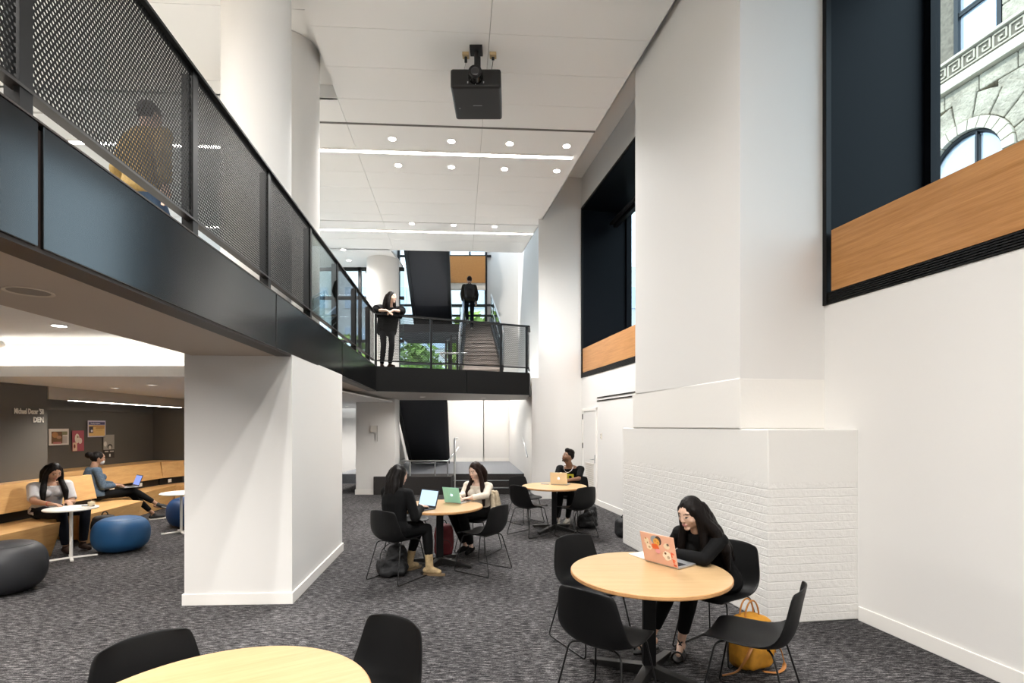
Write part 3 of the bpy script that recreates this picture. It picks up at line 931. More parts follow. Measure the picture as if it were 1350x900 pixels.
stair_rail('glass stair railing on the right side of the main stair', -.18, -.095, 11.9, 17.2, False)
t = thing('stairwell_guard', 'small black and steel guard rails at the head of the lower flight on the bridge', 'railing')
for x, y in ((-1.66, 12.9), (-1.45, 12.2), (-1.30, 12.2)):
    m = MB(); m.box((x, y, 3.38), (.05, .05, 1.0)); m.build('post', MULL, t)
m = MB(); m.tube([(-1.70, 12.9, 3.42), (-1.68, 12.0, 3.42), (-1.05, 12.0, 3.42)], .022, 8); m.build('handrail', STEEL, t, smooth=60)
m = MB(); m.bar((-1.66, 12.9, 3.87), (-1.2, 12.2, 3.87), .05, .03); m.build('top_rail', MULL, t)
# railing seen at the landing window
t = thing('landing_railing', 'thin dark railing before the landing window behind the climbing man', 'railing')
m = MB()
for z in (5.62, 6.2): m.bar((-2.4, 19.3, z), (-.95, 19.3, z), .03, .03)
m.build('rail', MULL, t)
for x in (-2.38, -1.95, -1.5, -.97):
    m = MB(); m.box((x, 19.3, 5.67), (.03, .03, 1.05)); m.build('post', MULL, t)

# ================================================================== projector
px, py = at(629, 125, 6.05)
pc = V((-.285, 0, 0))
BLK = mat('projector_black', '0c0c0e', .45)
# bottom face spans 600..660 px wide at its near end (v 158 far edge)
pz = 5.98
xn, yn = at(629, 115, pz); xf, yf = at(630, 158.5, pz)
wN = 67 / FPX * yn; wF = 60 / FPX * yf
t = thing('projector', 'large black projector hanging from the white ceiling', 'projector', ((xn + xf) / 2, (yn + yf) / 2, pz))
L = yf - yn; Wd = (wN + wF) / 2
m = MB(); m.box((0, 0, .12), (Wd, L, .24)); m.build('body', BLK, t, bevel=.03, seg=3)
m = MB(); m.cyl((0, -L / 2 - .10, .13), (0, -L / 2 + .05, .13), .085, .10, 32); m.tube([(0, -L / 2 - .11, .13), (0, -L / 2 - .09, .13)], [.07, .085], 32)
m.build('lens_barrel', mat('lens_black', '08080a', .25), t, smooth=40)
m = MB(); m.ell((0, -L / 2 - .10, .13), (.062, .02, .062), nu=24); m.build('lens', mat('lens_glass', '1a1520', .05, coat=1), t, smooth=180)
m = MB(); m.cyl((0, -L / 2 + .12, .24), (0, -L / 2 + .12, ZC - pz - .03), .028, n=16); m.box((0, -L / 2 + .12, ZC - pz - .02), (.16, .16, .04)); m.box((.03, -L / 2 + .12, .40), (.05, .05, .12)); m.build('ceiling_mount', BLK, t, bevel=.003)
for x in (-.10, .10, 0):
    m = MB(); m.box((x, -L / 2 - .003, .045 if x == 0 else .06), (.012, .01, .02)); m.build('indicator', mat('indicator_grey', 'b8b8b8', .3), t)
m = MB(); m.box((0, .02, -.0005), (.12, .016, .002)); m.build('maker_mark', mat('logo_grey', '77787a', .4), t)
m = MB(); m.lathe([(.012, -.002), (.012, .002)], 16, (-Wd * .38, .08, 0)); m.build('sensor', mat('logo_grey'), t)
for u, v, lab in ((614, 71, 'beige ceiling outlet box left of the projector mount with black plug'), (650, 71, 'beige ceiling outlet box right of the projector mount with thin cable')):
    x, y = at(u, v, ZC)
    o = thing('ceiling_outlet', lab, 'outlet', (x, y, ZC), group='outlets by the projector')
    m = MB(); m.box((0, 0, -.02), (.085, .085, .04)); m.build('outlet_box', mat('outlet_beige', 'b9a27a', .5), o, bevel=.004)
    m = MB(); m.cyl((0, .0, -.04), (0, .02, -.10 if u < 640 else -.07), .018, n=12); m.build('plug', BLK, o, smooth=40)
    m = MB()
    tx, ty = (xn + xf) / 2 - x, yn - y
    e = V((tx + (-.18 if u < 640 else .18), ty + .05, pz + .24 - ZC))
    m.tube([V((0, .02, -.09 if u < 640 else -.07)) * (1 - k / 8) + e * k / 8 + V((0, 0, -.05 * math.sin(PI * k / 8))) for k in range(9)], .004 if u > 640 else .002, 6)
    m.build('cable', BLK, o, smooth=60)

# ================================================================== bench
def bench_block(mb, top, base):
    mb.prism(base, 0, .45, top)
def bench(label, tops, base, backs, name='wooden_bench', ledge=None, outlets=()):
    t = thing(name, label, 'bench', group='angular oak bench along the alcove')
    m = MB(); bench_block(m, tops, base); m.build('seat', OAKX, t, bevel=.006)
    for p, q, z0, z1, lean in backs:
        p, q = V((*p, 0)), V((*q, 0)); d = (q - p).normalized(); n = V((-d.y, d.x, 0))
        m = MB()
        a = [(p.x, p.y, z0), (q.x, q.y, z0), (q.x + n.x * .07, q.y + n.y * .07, z0), (p.x + n.x * .07, p.y + n.y * .07, z0)]
        b = [(x + n.x * lean, y + n.y * lean, z1) for x, y, _ in a]
        m.add(a + b, [(3, 2, 1, 0), (4, 5, 6, 7), (0, 1, 5, 4), (1, 2, 6, 5), (2, 3, 7, 6), (3, 0, 4, 7)])
        m.build('backrest', OAKX, t, bevel=.005)
        m = MB(); m.prism([p + n * .10, q + n * .10, q + n * .16, p + n * .16], .4, z1 - .05); m.build('plinth', mat('bench_black', '14110e', .6), t)
    if ledge:
        m = MB(); m.prism(ledge, .90, .945); m.build('ledge', OAKX, t, bevel=.004)
    for (x, y, z) in outlets:
        m = MB(); m.box((x, y, z), (.012, .12, .07), .1); m.build('power_outlet', mat('outlet_white', 'e6e2da', .4), t, bevel=.004)
    return t
# seats: front edges follow the zig-zag of the photograph
bench('oak bench section under the writing woman, nearest the camera', [(-5.90, 3.6), (-5.96, 6.8), (-6.42, 7.22), (-6.9, 7.25), (-6.75, 3.6)],
      [(-6.0, 3.6), (-6.08, 6.75), (-6.48, 7.1), (-6.9, 7.2), (-6.75, 3.6)],
      [((-6.63, 3.6), (-6.50, 8.02), .585, .955, .09)], ledge=[(-6.72, 3.6), (-6.62, 7.95), (-6.95, 7.6), (-6.8, 3.6)])
bench('oak bench section with the jutting corner under the woman in denim', [(-6.06, 7.24), (-6.25, 8.68), (-7.45, 9.0), (-7.45, 7.7), (-6.50, 7.66)],
      [(-6.18, 7.34), (-6.33, 8.56), (-7.45, 8.9), (-7.45, 7.75), (-6.55, 7.72)], [])
bench('far oak bench section at the back of the alcove with white outlets', [(-6.75, 8.85), (-7.03, 9.85), (-7.30, 11.5), (-8.05, 11.5), (-8.05, 9.0)],
      [(-6.86, 8.9), (-7.12, 9.85), (-7.38, 11.4), (-8.05, 11.5), (-8.05, 9.0)],
      [((-7.42, 7.9), (-7.46, 10.95), .60, .945, .07), ((-7.46, 10.95), (-7.30, 11.45), .60, .945, .06), ((-7.30, 11.45), (-6.2, 11.60), .60, .945, .06)],
      ledge=[(-7.50, 7.7), (-7.54, 11.0), (-7.36, 11.52), (-8.08, 11.52), (-8.08, 7.7)],
      outlets=((-7.46, 9.55, .53), (-7.48, 10.3, .53), (-7.42, 11.1, .53)))
m = MB(); m.prism([(-7.30, 11.5), (-5.6, 11.72), (-5.6, 11.2), (-7.25, 11.0)], .0, .45); t = m.build('wooden_bench', OAKX, bevel=.006)
tag(t, 'oak bench end turning across the alcove beside the white pier', 'bench', 'angular oak bench along the alcove')

# lettering and posters
LET = mat('letter_white', 'f1ece2', .5)
def wall_frame(p, q):
    """matrix that lays flat text onto the vertical plane p->q (seen from its right)"""
    d = (V((*q, 0)) - V((*p, 0))).normalized()
    return Matrix((( d.x, 0, d.y, 0), (d.y, 0, -d.x, 0), (0, 1, 0, 0), (0, 0, 0, 1)))
wf = wall_frame((-6.82, 1.5), (-6.95, 7.66))
def on_front(u, v):
    k = (u - CU) / FPX                    # x = k*y ; wall x = -6.62 -.0536*(y-1.5)
    y = (-6.82 + .0211 * 1.5) / (k + .0211)
    return V((k * y, y, HC - (v - HV) * y / FPX))
a = thing('wall_lettering', 'two short lines of white lettering on the charcoal wall', 'lettering', on_front(56.5, 543))
o1 = text_obj("Michael Dezer '58", .105, LET, wf @ Matrix.Translation((0, -.03, .012)), 'name_line', a, .003, 'RIGHT', .60, .003)
o2 = text_obj('DEN', .105, LET, wf @ Matrix.Translation((0, -.15, .012)), 'room_line', a, .004, 'RIGHT', .80, .004)
def on_back(u, v, x=-8.085):
    y = x * FPX / (u - CU)
    return V((x, y, HC - (v - HV) * y / FPX))
def poster(label, u0, v0, u1, v1, layers):
    p = on_back(u0, v0); q = on_back(u1, v1)
    w, h = q.y - p.y, p.z - q.z
    t = thing('poster', label, 'poster', p)
    for i, (name, col, x0, y0, x1, y1, shape) in enumerate(layers):
        m = MB(); e = .003 + i * .0015
        if shape == 'o':
            m.add([(e, w * ((x0 + x1) / 2 + (x1 - x0) / 2 * math.cos(a)), -h * ((y0 + y1) / 2 + (y1 - y0) / 2 * math.sin(a))) for a in [2 * PI * k / 24 for k in range(24)]], [tuple(range(24))])
            for k in range(24): m.v.append((e - .0014, *m.v[k][1:]))
            m.f += [(k, (k + 1) % 24, 24 + (k + 1) % 24, 24 + k) for k in range(24)]; m.m += [0] * 24
        else:
            m.box((e - .0007, w * (x0 + x1) / 2, -h * (y0 + y1) / 2), (.0014, w * (x1 - x0), h * (y1 - y0)))
        m.build(name, mat('print_' + col, col, .6), t)
    return t, w, h
R = 'r'
def ptext(t, s, size, x, y, w, h, col, x1):
    fx = w * (x1 - x) / (size * .52 * len(s))
    text_obj(s, size, mat('print_' + col, col, .6), Matrix(((0, 0, 1, .016), (1, 0, 0, w * x), (0, 1, 0, -h * y), (0, 0, 0, 1))), 'print_text', t, .0005, 'LEFT', fx)
t, w, h = poster('white framed photo print pinned at the left end of the alcove wall', 64, 565, 90.5, 586, [
    ('sheet', 'e6ddd2', 0, 0, 1, 1, R), ('photo', '7d5a3c', .13, .17, .67, .9, R), ('photo_warm', 'c08752', .15, .2, .45, .55, 'o'), ('photo_warm', 'b98a68', .36, .42, .62, .62, 'o'),
    ('photo_red', 'c07a72', .2, .80, .60, .92, R), ('caption', 'c9bfb6', .68, .45, .9, .9, R), ('photo_green', '8d8762', .62, .17, .9, .38, R)])
t, w, h = poster('tall raspberry pink poster with a pale flower beside the framed print', 95, 567.5, 110.5, 594, [
    ('sheet', 'b0565f', 0, 0, 1, 1, R), ('flower', 'e9d9c6', .22, .15, .6, .62, 'o'), ('flower', 'e9d3c6', .5, .35, .82, .65, 'o'), ('flower_eye', 'a98f70', .38, .25, .52, .36, 'o'), ('stem_hand', 'ecc9a8', .02, .58, .38, .98, R), ('leaf_brown', '8c3b2a', .1, .66, .24, .85, 'o')])
t, w, h = poster('yellow flyer with a violet title bar, highest on the alcove wall', 115.5, 554, 139, 575.5, [
    ('sheet', 'c9c2d0', 0, 0, 1, 1, R), ('title_bar', '4f4a6b', .06, .09, .95, .26, R), ('field', 'e0b873', .05, .28, .95, .94, R), ('figure', '3c3540', .06, .36, .28, .75, R), ('figure_pale', 'ddd6da', .15, .55, .26, .7, 'o'), ('text_line', 'a5672c', .26, .31, .92, .36, R), ('text_line', 'a5672c', .42, .43, .90, .48, R), ('text_line', 'c79a58', .42, .56, .80, .60, R)])
ptext(t, 'Faculty Initiative', .045, .12, .22, w, h, 'eeeaf0', .88)
t, w, h = poster('grey and black poster, rightmost above the woman in denim', 136, 573, 150.5, 603, [
    ('sheet', 'a09a90', 0, 0, 1, 1, R), ('lower_band', '35302d', 0, .64, 1, 1, R), ('figure_pale', 'd6d0c8', .03, .28, .3, .5, 'o'), ('figure', '4a443e', .35, .4, .8, .62, 'o'), ('figure_pale', 'cfc8be', .45, .47, .7, .62, 'o'), ('mark', 'f1ece4', .5, .82, .62, .94, R), ('text_line', 'c9c2b8', .1, .69, .42, .74, R), ('text_line', 'c9c2b8', .55, .69, .9, .74, R)])
# ================================================================== chair
SHELL = mat('chair_shell', '0a0a0b', .5, spec=.28)
WIRE = mat('chair_wire', '0a0a0b', .4, spec=.5)
def chair_shell():
    prof = [(.245, .432, .185), (.225, .450, .205), (.15, .456, .222), (.05, .448, .232), (-.06, .438, .236), (-.14, .436, .236), (-.195, .455, .234), (-.228, .51, .230),
            (-.245, .58, .222), (-.258, .66, .210), (-.272, .73, .197), (-.284, .785, .180), (-.288, .805, .150)]
    rows = []
    for i, (y, z, w) in enumerate(prof):
        f = i / (len(prof) - 1)
        row = []
        side = .016 + .05 * math.exp(-((f - .5) / .16) ** 2)
        fwd = .0 if f < .3 else min(1, (f - .3) / .25) * .038
        for k in range(13):
            s = -1 + k / 6
            e = abs(s) ** 2.6
            zz = z + e * side * (1 if f < .75 else .15); yy = y + e * fwd
            if f > .96: zz -= e * .02
            row.append((s * w, yy, zz))
        rows.append(row)
    m = MB(); m.grid(rows)
    return m
def make_chair(label):
    t = thing('shell_chair', label, 'chair', group='black shell chairs on wire legs')
    m = chair_shell(); o = m.build('seat_shell', SHELL, t, smooth=180, solid=.011, sub=1)
    for s in (-1, 1):
        m = MB()
        m.tube(rounded([(s * .10, .10, .434), (s * .172, .165, .428), (s * .232, .25, .009), (s * .232, -.265, .009), (s * .172, -.15, .424), (s * .10, -.11, .43)], .035, 4), .0062, 8)
        m.build('sled_leg', WIRE, t, smooth=60)
    m = MB()
    m.tube([(-.11, .10, .432), (.11, .10, .432)], .006, 8); m.tube([(-.11, -.11, .426), (.11, -.11, .426)], .006, 8)
    m.box((0, 0, .432), (.2, .22, .008))
    m.build('under_frame', WIRE, t, smooth=60)
    return t
chair0 = make_chair('x')
def face(dx, dy): return math.atan2(-dx, dy)
first = [True]
def chair(x, y, fx, fy, label):
    c = chair0 if first[0] else copy_tree(chair0)
    first[0] = False
    c.location = (x, y, 0); c.rotation_euler = (0, 0, face(fx, fy)); c['label'] = label
    return c
T1 = (.93, 3.475); T2 = (-.89, 6.31); T3 = (.693, 8.40); T4 = (-1.03, 1.77)
chair(.63, 4.07, .46, -.89, 'empty black shell chair behind the left side of the table with the coral laptop')
chair(.575, 3.09, .64, .77, 'empty black shell chair seen from behind, front left of the coral laptop table')
chair(1.45, 3.10, -.80, .60, 'empty black shell chair seen from the side with the yellow backpack beyond it')
chair(1.58, 3.93, -.80, -.60, 'black shell chair the long-haired woman at the coral laptop sits on')
chair(-1.29, 5.80, .50, .87, 'black shell chair under the woman in the black jacket, seen from behind')
chair(-.347, 6.10, -.83, .56, 'empty black shell chair at the right of the table with two laptops')
chair(-.46, 7.02, -.42, -.90, 'black shell chair the woman in the white top sits on')
chair(-1.42, 7.0, .62, -.78, 'empty black shell chair mostly hidden behind the woman in the black jacket')
chair(.27, 8.10, .70, .71, 'nearer empty black shell chair on the left of the gold laptop table')
chair(.24, 9.12, .58, -.82, 'farther empty black shell chair on the left of the gold laptop table')
chair(.99, 7.93, -.53, .85, 'empty black shell chair before the black backpack at the gold laptop table')
chair(1.10, 9.17, -.43, -.90, 'black shell chair the man in the black T-shirt sits on')
chair(-1.40, 2.08, .80, -.60, 'black shell chair at the left edge of the pale table in the foreground')
chair(-.70, 2.23, -.56, -.83, 'black shell chair at the right of the pale table in the foreground')

# ================================================================== round tables
def make_table(label):
    t = thing('round_table', label, 'table', group='round tables with pale wooden tops')
    m = MB(); r = .528; m.lathe([(.0, .0), (r - .012, 0), (r - .003, .003), (r, .008)], 96, (0, 0, .705)); m.lathe([(r, .008), (r, .026), (r - .004, .029)], 96, (0, 0, .705))
    m.build('edge_band', PLY, t, smooth=35, fix=True)
    m = MB(); m.lathe([(0, .0295), (r - .004, .029), (r - .006, .0305), (0, .031)], 96, (0, 0, .705)); m.build('table_top', MAPLE, t, smooth=35)
    m = MB(); m.box((0, 0, .38), (.085, .05, .66)); m.box((0, 0, .70), (.34, .34, .01)); m.build('post', BLACKM, t, bevel=.006)
    for k in range(4):
        a = PI / 4 * 1.25 + k * PI / 2
        d = V((math.cos(a), math.sin(a), 0)); n = V((-d.y, d.x, 0))
        m = MB(); m.loft([[d * .02 + n * .032 + V((0, 0, .105)), d * .02 - n * .032 + V((0, 0, .105)), d * .02 - n * .032 + V((0, 0, .03)), d * .02 + n * .032 + V((0, 0, .03))],
                          [d * .43 + n * .026 + V((0, 0, .042)), d * .43 - n * .026 + V((0, 0, .042)), d * .43 - n * .026 + V((0, 0, .016)), d * .43 + n * .026 + V((0, 0, .016))]])
        m.cyl(d * .40 + V((0, 0, 0)), d * .40 + V((0, 0, .02)), .018, n=12)
        m.build('foot', mat('foot_black', '1b1a19', .4), t, bevel=.004)
    return t
tab = make_table('round pale wooden table with the coral laptop, before the brick base')
for i, (p, lab, rz) in enumerate(((T1, 'round pale wooden table with the coral laptop, before the brick base', .0), (T2, 'round pale wooden table with the green and blue-screened laptops', .25),
                              (T3, 'round pale wooden table with the gold laptop, before the white door', -.1), (T4, 'empty round pale wooden table cut off by the bottom of the photo', .5))):
    o = tab if i == 0 else copy_tree(tab)
    o.location = (*p, 0); o.rotation_euler = (0, 0, rz); o['label'] = lab

# ================================================================== white pedestal tables, ball seats
WHT = mat('white_laminate', 'e9e6e1', .35)
def pedestal(label, x, y, r, h, rz):
    t = thing('pedestal_table', label, 'side table', (x, y, 0), rz, 'small white pedestal tables')
    m = MB(); m.lathe([(0, h - .018), (r - .004, h - .018), (r, h - .012), (r, h - .003), (r - .004, h), (0, h)], 64); m.build('table_top', WHT, t, smooth=35)
    m = MB(); m.cyl((0, 0, .02), (0, 0, h - .018), .019, n=16); m.build('post', WHT, t, smooth=40)
    for k, L in enumerate((.27, .20, .27, .20)):
        a = k * PI / 2; d = V((math.cos(a), math.sin(a), 0))
        m = MB(); m.bar(d * 0 + V((0, 0, .018)), d * L + V((0, 0, .012)), .035, .02); m.build('foot', WHT, t, bevel=.004)
    return t
pedestal('small white pedestal table with papers before the writing woman', -5.70, 6.62, .285, .66, .75)
pedestal('small empty white pedestal table half hidden by the white pier', -5.33, 8.25, .30, .645, .75)
def ball(label, x, y, r, h, col, nm):
    prof = []
    for k in range(25):
        a = -PI / 2 + PI * k / 24
        ca, sa = math.cos(a), math.sin(a)
        rr = r * (abs(ca) ** .55); zz = h / 2 * (1 + math.copysign(abs(sa) ** .85, sa))
        prof.append((rr if 0 < k < 24 else 0, zz))
    t = thing('ball_seat', label, 'ball seat', (x, y, 0), group='inflated ball seats')
    m = MB(); m.lathe(prof, 64)
    mm = mat(nm, col, .5, spec=.35, bump=.12, bump_scale=9)
    m.build('cover', mm, t, smooth=180)
    m = MB(); m.ring([(r * .700, h * .940), (r * .703, h * .9445), (r * .697, h * .9455)], 64); m.build('seam', mm, t, smooth=180)
    return t
ball('black inflated ball seat cut off by the left edge of the photo', -5.24, 5.30, .335, .52, '2a2b2e', 'ball_black')
ball('blue inflated ball seat before the bench, fully in view', -5.38, 7.05, .335, .47, '1c4a73', 'ball_blue')
ball('blue inflated ball seat behind the far white pedestal table', -5.55, 8.80, .335, .50, '1b3c66', 'ball_navy')

# ================================================================== laptops
KEYS = mat('keys_black', '121214', .5)
def apple(mb, s, z):
    """small fruit-shaped mark in the plane x,y"""
    P = []
    for k in range(40):
        a = 2 * PI * k / 40
        r = s * (1 + .10 * math.cos(2 * a) - .16 * max(0, math.sin(a)) ** 6 * 1.4 - .08 * max(0, -math.sin(a)) ** 8)
        x, y = r * .9 * math.cos(a), r * math.sin(a)
        dx, dy = x - s * 1.12, y - s * .12
        d = math.hypot(dx, dy)
        if d < s * .42: x, y = s * 1.12 + dx / d * s * .42, s * .12 + dy / d * s * .42
        P.append((x, y))
    mb.prism(P, z, z + .0006)
    mb.prism([(.02 * s, 1.12 * s), (.35 * s, 1.25 * s), (.45 * s, 1.65 * s), (.12 * s, 1.5 * s)], z, z + .0006)
def laptop(label, hl, hr, lean, lidmat, basemat, z=.7365, depth=.212, screen=None, logo=None, lid_h=None, stickers=False):
    """hl, hr: plan points of the hinge ends as seen from behind the lid; the user is to the left of hl->hr rotated"""
    hl, hr = V((*hl, 0)), V((*hr, 0))
    w = (hr - hl).length
    d = (hr - hl).normalized()
    t = thing('laptop', label, 'laptop', (*((hl + hr) / 2).xy, z), math.atan2(d.y, d.x))
    # local: x along the hinge, +y towards the user
    m = MB(); m.box((0, depth / 2, .0075), (w, depth, .013)); m.build('base', basemat, t, bevel=.004)
    m = MB()
    for r in range(5):
        for c in range(13):
            m.box(((c - 6) * w * .066, depth * (.16 + r * .085), .0145), (w * .056, depth * .07, .002))
    m.build('keyboard', KEYS, t)
    m = MB(); m.box((0, depth * .79, .0142), (w * .36, depth * .33, .001)); m.build('touchpad', mat('pad_grey', '9a9b9e', .3), t)
    lh = lid_h or depth
    R = Matrix.Translation((0, 0, .012)) @ Matrix.Rotation(PI / 2 + lean, 4, 'X')
    def lidobj(mb, name, mt, parent, **k):
        o = mb.build(name, mt, parent, **k); o.data.transform(R); return o
    m = MB(); m.box((0, lh / 2, .004), (w, lh, .006)); lid = lidobj(m, 'lid', lidmat, t, bevel=.003)
    m = MB(); m.box((0, lh * .52, .0005), (w * .95, lh * .90, .001)); lidobj(m, 'screen_bezel', KEYS, lid)
    m = MB(); m.box((0, lh * .52, -.0006), (w * .91, lh * .83, .001)); lidobj(m, 'screen', screen or mat('screen_off', '0a0b0d', .15), lid)
    if logo:
        m = MB(); apple(m, .018, .0); o = m.build('logo', logo, lid); o.data.transform(R @ Matrix.Translation((0, lh * .5, .0072)) @ Matrix.Rotation(PI, 4, 'Y') @ Matrix.Translation((0, 0, 0)))
    return t, lid, R, w, lh
def rot_lean(a): return -a
ALU = mat('aluminium', 'c3c4c6', .35, .7)
t, lid, R, w, lh = laptop('open coral laptop covered in stickers, facing the long-haired woman', (.969, 3.727), (1.138, 3.494), -rot_lean(.25), mat('coral_shell', 'dcaf9a', .45), ALU, lid_h=.222)
# stickers on the lid: seen from behind, x runs left to right
def sticker(name, shapes, parent):
    for i, (col, pts) in enumerate(shapes):
        m = MB(); m.prism(pts, 0, .0004); o = m.build(name, mat('st_' + col, col, .45), parent)
        o.data.transform(R @ Matrix.Translation((0, 0, .0071 + i * .0005)))
def blob(cx, cy, rx, ry, n=20, j=.0, seed=0, a0=0, a1=2 * PI):
    rnd = random.Random(seed)
    return [(cx + rx * (1 + j * rnd.uniform(-1, 1)) * math.cos(a0 + (a1 - a0) * k / n), cy + ry * (1 + j * rnd.uniform(-1, 1)) * math.sin(a0 + (a1 - a0) * k / n)) for k in range(n)]
H2 = lh
sticker('sticker_left', [('e6d9c0', blob(-.092, H2 * .70, .022, .030, j=.18, seed=1)), ('b5804c', blob(-.098, H2 * .80, .007, .007)), ('efe3cf', blob(-.078, H2 * .52, .024, .022, j=.15, seed=2)), ('8a6c4a', blob(-.086, H2 * .66, .005, .006)), ('b8a58a', blob(-.074, H2 * .52, .010, .008))], lid)
sticker('sticker_figure', [('8d9aa5', blob(-.012, H2 * .80, .042, .034, j=.05, seed=3)), ('3b3236', blob(.012, H2 * .80, .026, .034)), ('d9a04a', blob(-.006, H2 * .74, .027, .028)), ('5a3a22', blob(-.014, H2 * .77, .004, .004)), ('5a3a22', blob(.006, H2 * .73, .004, .004)),
                           ('d8602f', blob(-.02, H2 * .58, .030, .022, j=.2, seed=4)), ('e3a0a8', blob(-.004, H2 * .44, .020, .018, j=.15, seed=5))], lid)
sticker('sticker_right', [('e4d6bf', blob(.076, H2 * .66, .024, .022, j=.15, seed=6)), ('57504a', blob(.088, H2 * .72, .010, .009)), ('efe5d3', blob(.070, H2 * .34, .034, .036, j=.14, seed=7)), ('6b4a2e', blob(.058, H2 * .42, .009, .009)), ('b9ab96', blob(.080, H2 * .30, .012, .012))], lid)
sticker('sticker_letters', [('d8583a', [(.116 + x * .024, H2 * y) for x, y in ((-.5, .5), (.5, .46), (.45, .40), (-.1, .43), (-.1, .32), (-.5, .33))]), ('e0663f', [(.120 + x * .024, H2 * y) for x, y in ((-.5, .28), (.5, .25), (.5, .20), (0, .22), (.4, .15), (-.3, .14))]),
                            ('d8583a', [(.126 + x * .022, H2 * y) for x, y in ((-.5, .12), (.5, .10), (.5, .04), (-.5, .05))])], lid)
laptop('open mint green laptop facing the woman in the white top', (-.856, 6.54), (-.638, 6.43), -rot_lean(.28), mat('mint_shell', '9adccb', .35), ALU, z=.7365, logo=emit_mat('logo_glow_blue', (.65, .95, 1.0), 1.6), lid_h=.205)
laptop('open gold laptop facing the man in the black T-shirt', (.645, 8.56), (.916, 8.46), -rot_lean(.16), mat('gold_shell', 'e6d6b8', .35, .2), ALU, z=.7365, logo=emit_mat('logo_glow_white', (1, .97, .9), 1.8), lid_h=.2)
SCRB = emit_mat('screen_glow', (.55, .74, .95), .95)
laptop('open dark laptop with a bright pale blue screen facing the woman in black', (-.90, 6.03), (-1.145, 6.215), -rot_lean(.30), mat('dark_shell', '2b2c30', .35), mat('dark_base', '3b3c40', .35), screen=SCRB, lid_h=.215)
# things on the tables
z0 = .7365
m = MB(); m.box((0, 0, .004), (.15, .20, .007)); t = m.build('notebook', mat('paper_white', 'ece7df', .6), loc=(1.005, 3.86, z0), rz=.5, bevel=.002); tag(t, 'white notebook lying behind the coral laptop', 'notebook')
m = MB(); m.box((0, 0, .004), (.07, .14, .008)); t = m.build('phone', mat('phone_grey', '8b8d92', .25), loc=(.56, 8.62, z0), rz=1.2, bevel=.003); tag(t, 'grey phone lying left of the gold laptop', 'phone')
t = thing('paper_stack', 'loose white papers on the small white table before the writing woman', 'papers', (-5.72, 6.62, .6605), .6)
for i, (x, y, a) in enumerate(((-.05, .02, .1), (.03, .06, -.3), (.10, -.02, .25))):
    m = MB(); m.box((x, y, .0015 + i * .0025), (.21, .29, .002), a); m.build('sheet', mat('paper_white'), t)
m = MB(); m.cyl((-5.60, 6.66, .676), (-5.47, 6.71, .676), .006, .004, 8); t = m.build('pen', KEYS, smooth=50); tag(t, 'dark pen lying on the papers on the small white table', 'pen')
m = MB(); m.lathe([(0, 0), (.035, 0), (.038, .005), (.038, .05), (.034, .055), (0, .055)], 20); t = m.build('cup', mat('cup_cream', 'e3d4b4', .5), loc=(-5.52, 6.72, .669), smooth=40); tag(t, 'small cream cup at the back of the white pedestal table', 'cup')

# ================================================================== bags
def soft(mb, name, m, parent, vox=.012, noise_s=0.0, nscale=9, it=4, loc=None):
    """overlapping solids -> one smooth skin"""
    o = mb.build(name, m, parent)
    r = o.modifiers.new('remesh', 'REMESH'); r.mode = 'VOXEL'; r.voxel_size = vox; r.use_smooth_shade = True
    s = o.modifiers.new('smooth', 'SMOOTH'); s.factor = .5; s.iterations = it
    bake(o)
    if noise_s:
        for v in o.data.vertices:
            v.co += v.normal * (noise.noise(v.co * nscale) * noise_s + noise.noise(v.co * nscale * 2.7) * noise_s * .4)
    o.data.shade_smooth()
    if loc is not None: o.location = loc
    return o
def slab(mb, c, d, rz=0, n=4, p=3.2):
    """box-like cushion (superellipsoid)"""
    R = Matrix.Rotation(rz, 3, 'Z')
    def fn(dv, q):
        k = (abs(dv.x) ** p + abs(dv.y) ** p + abs(dv.z) ** p) ** (-1 / p)
        return V((dv.x * k * d[0] / 2, dv.y * k * d[1] / 2, dv.z * k * d[2] / 2))
    mb.ell(c, (1, 1, 1), R, 28, 18, fn)
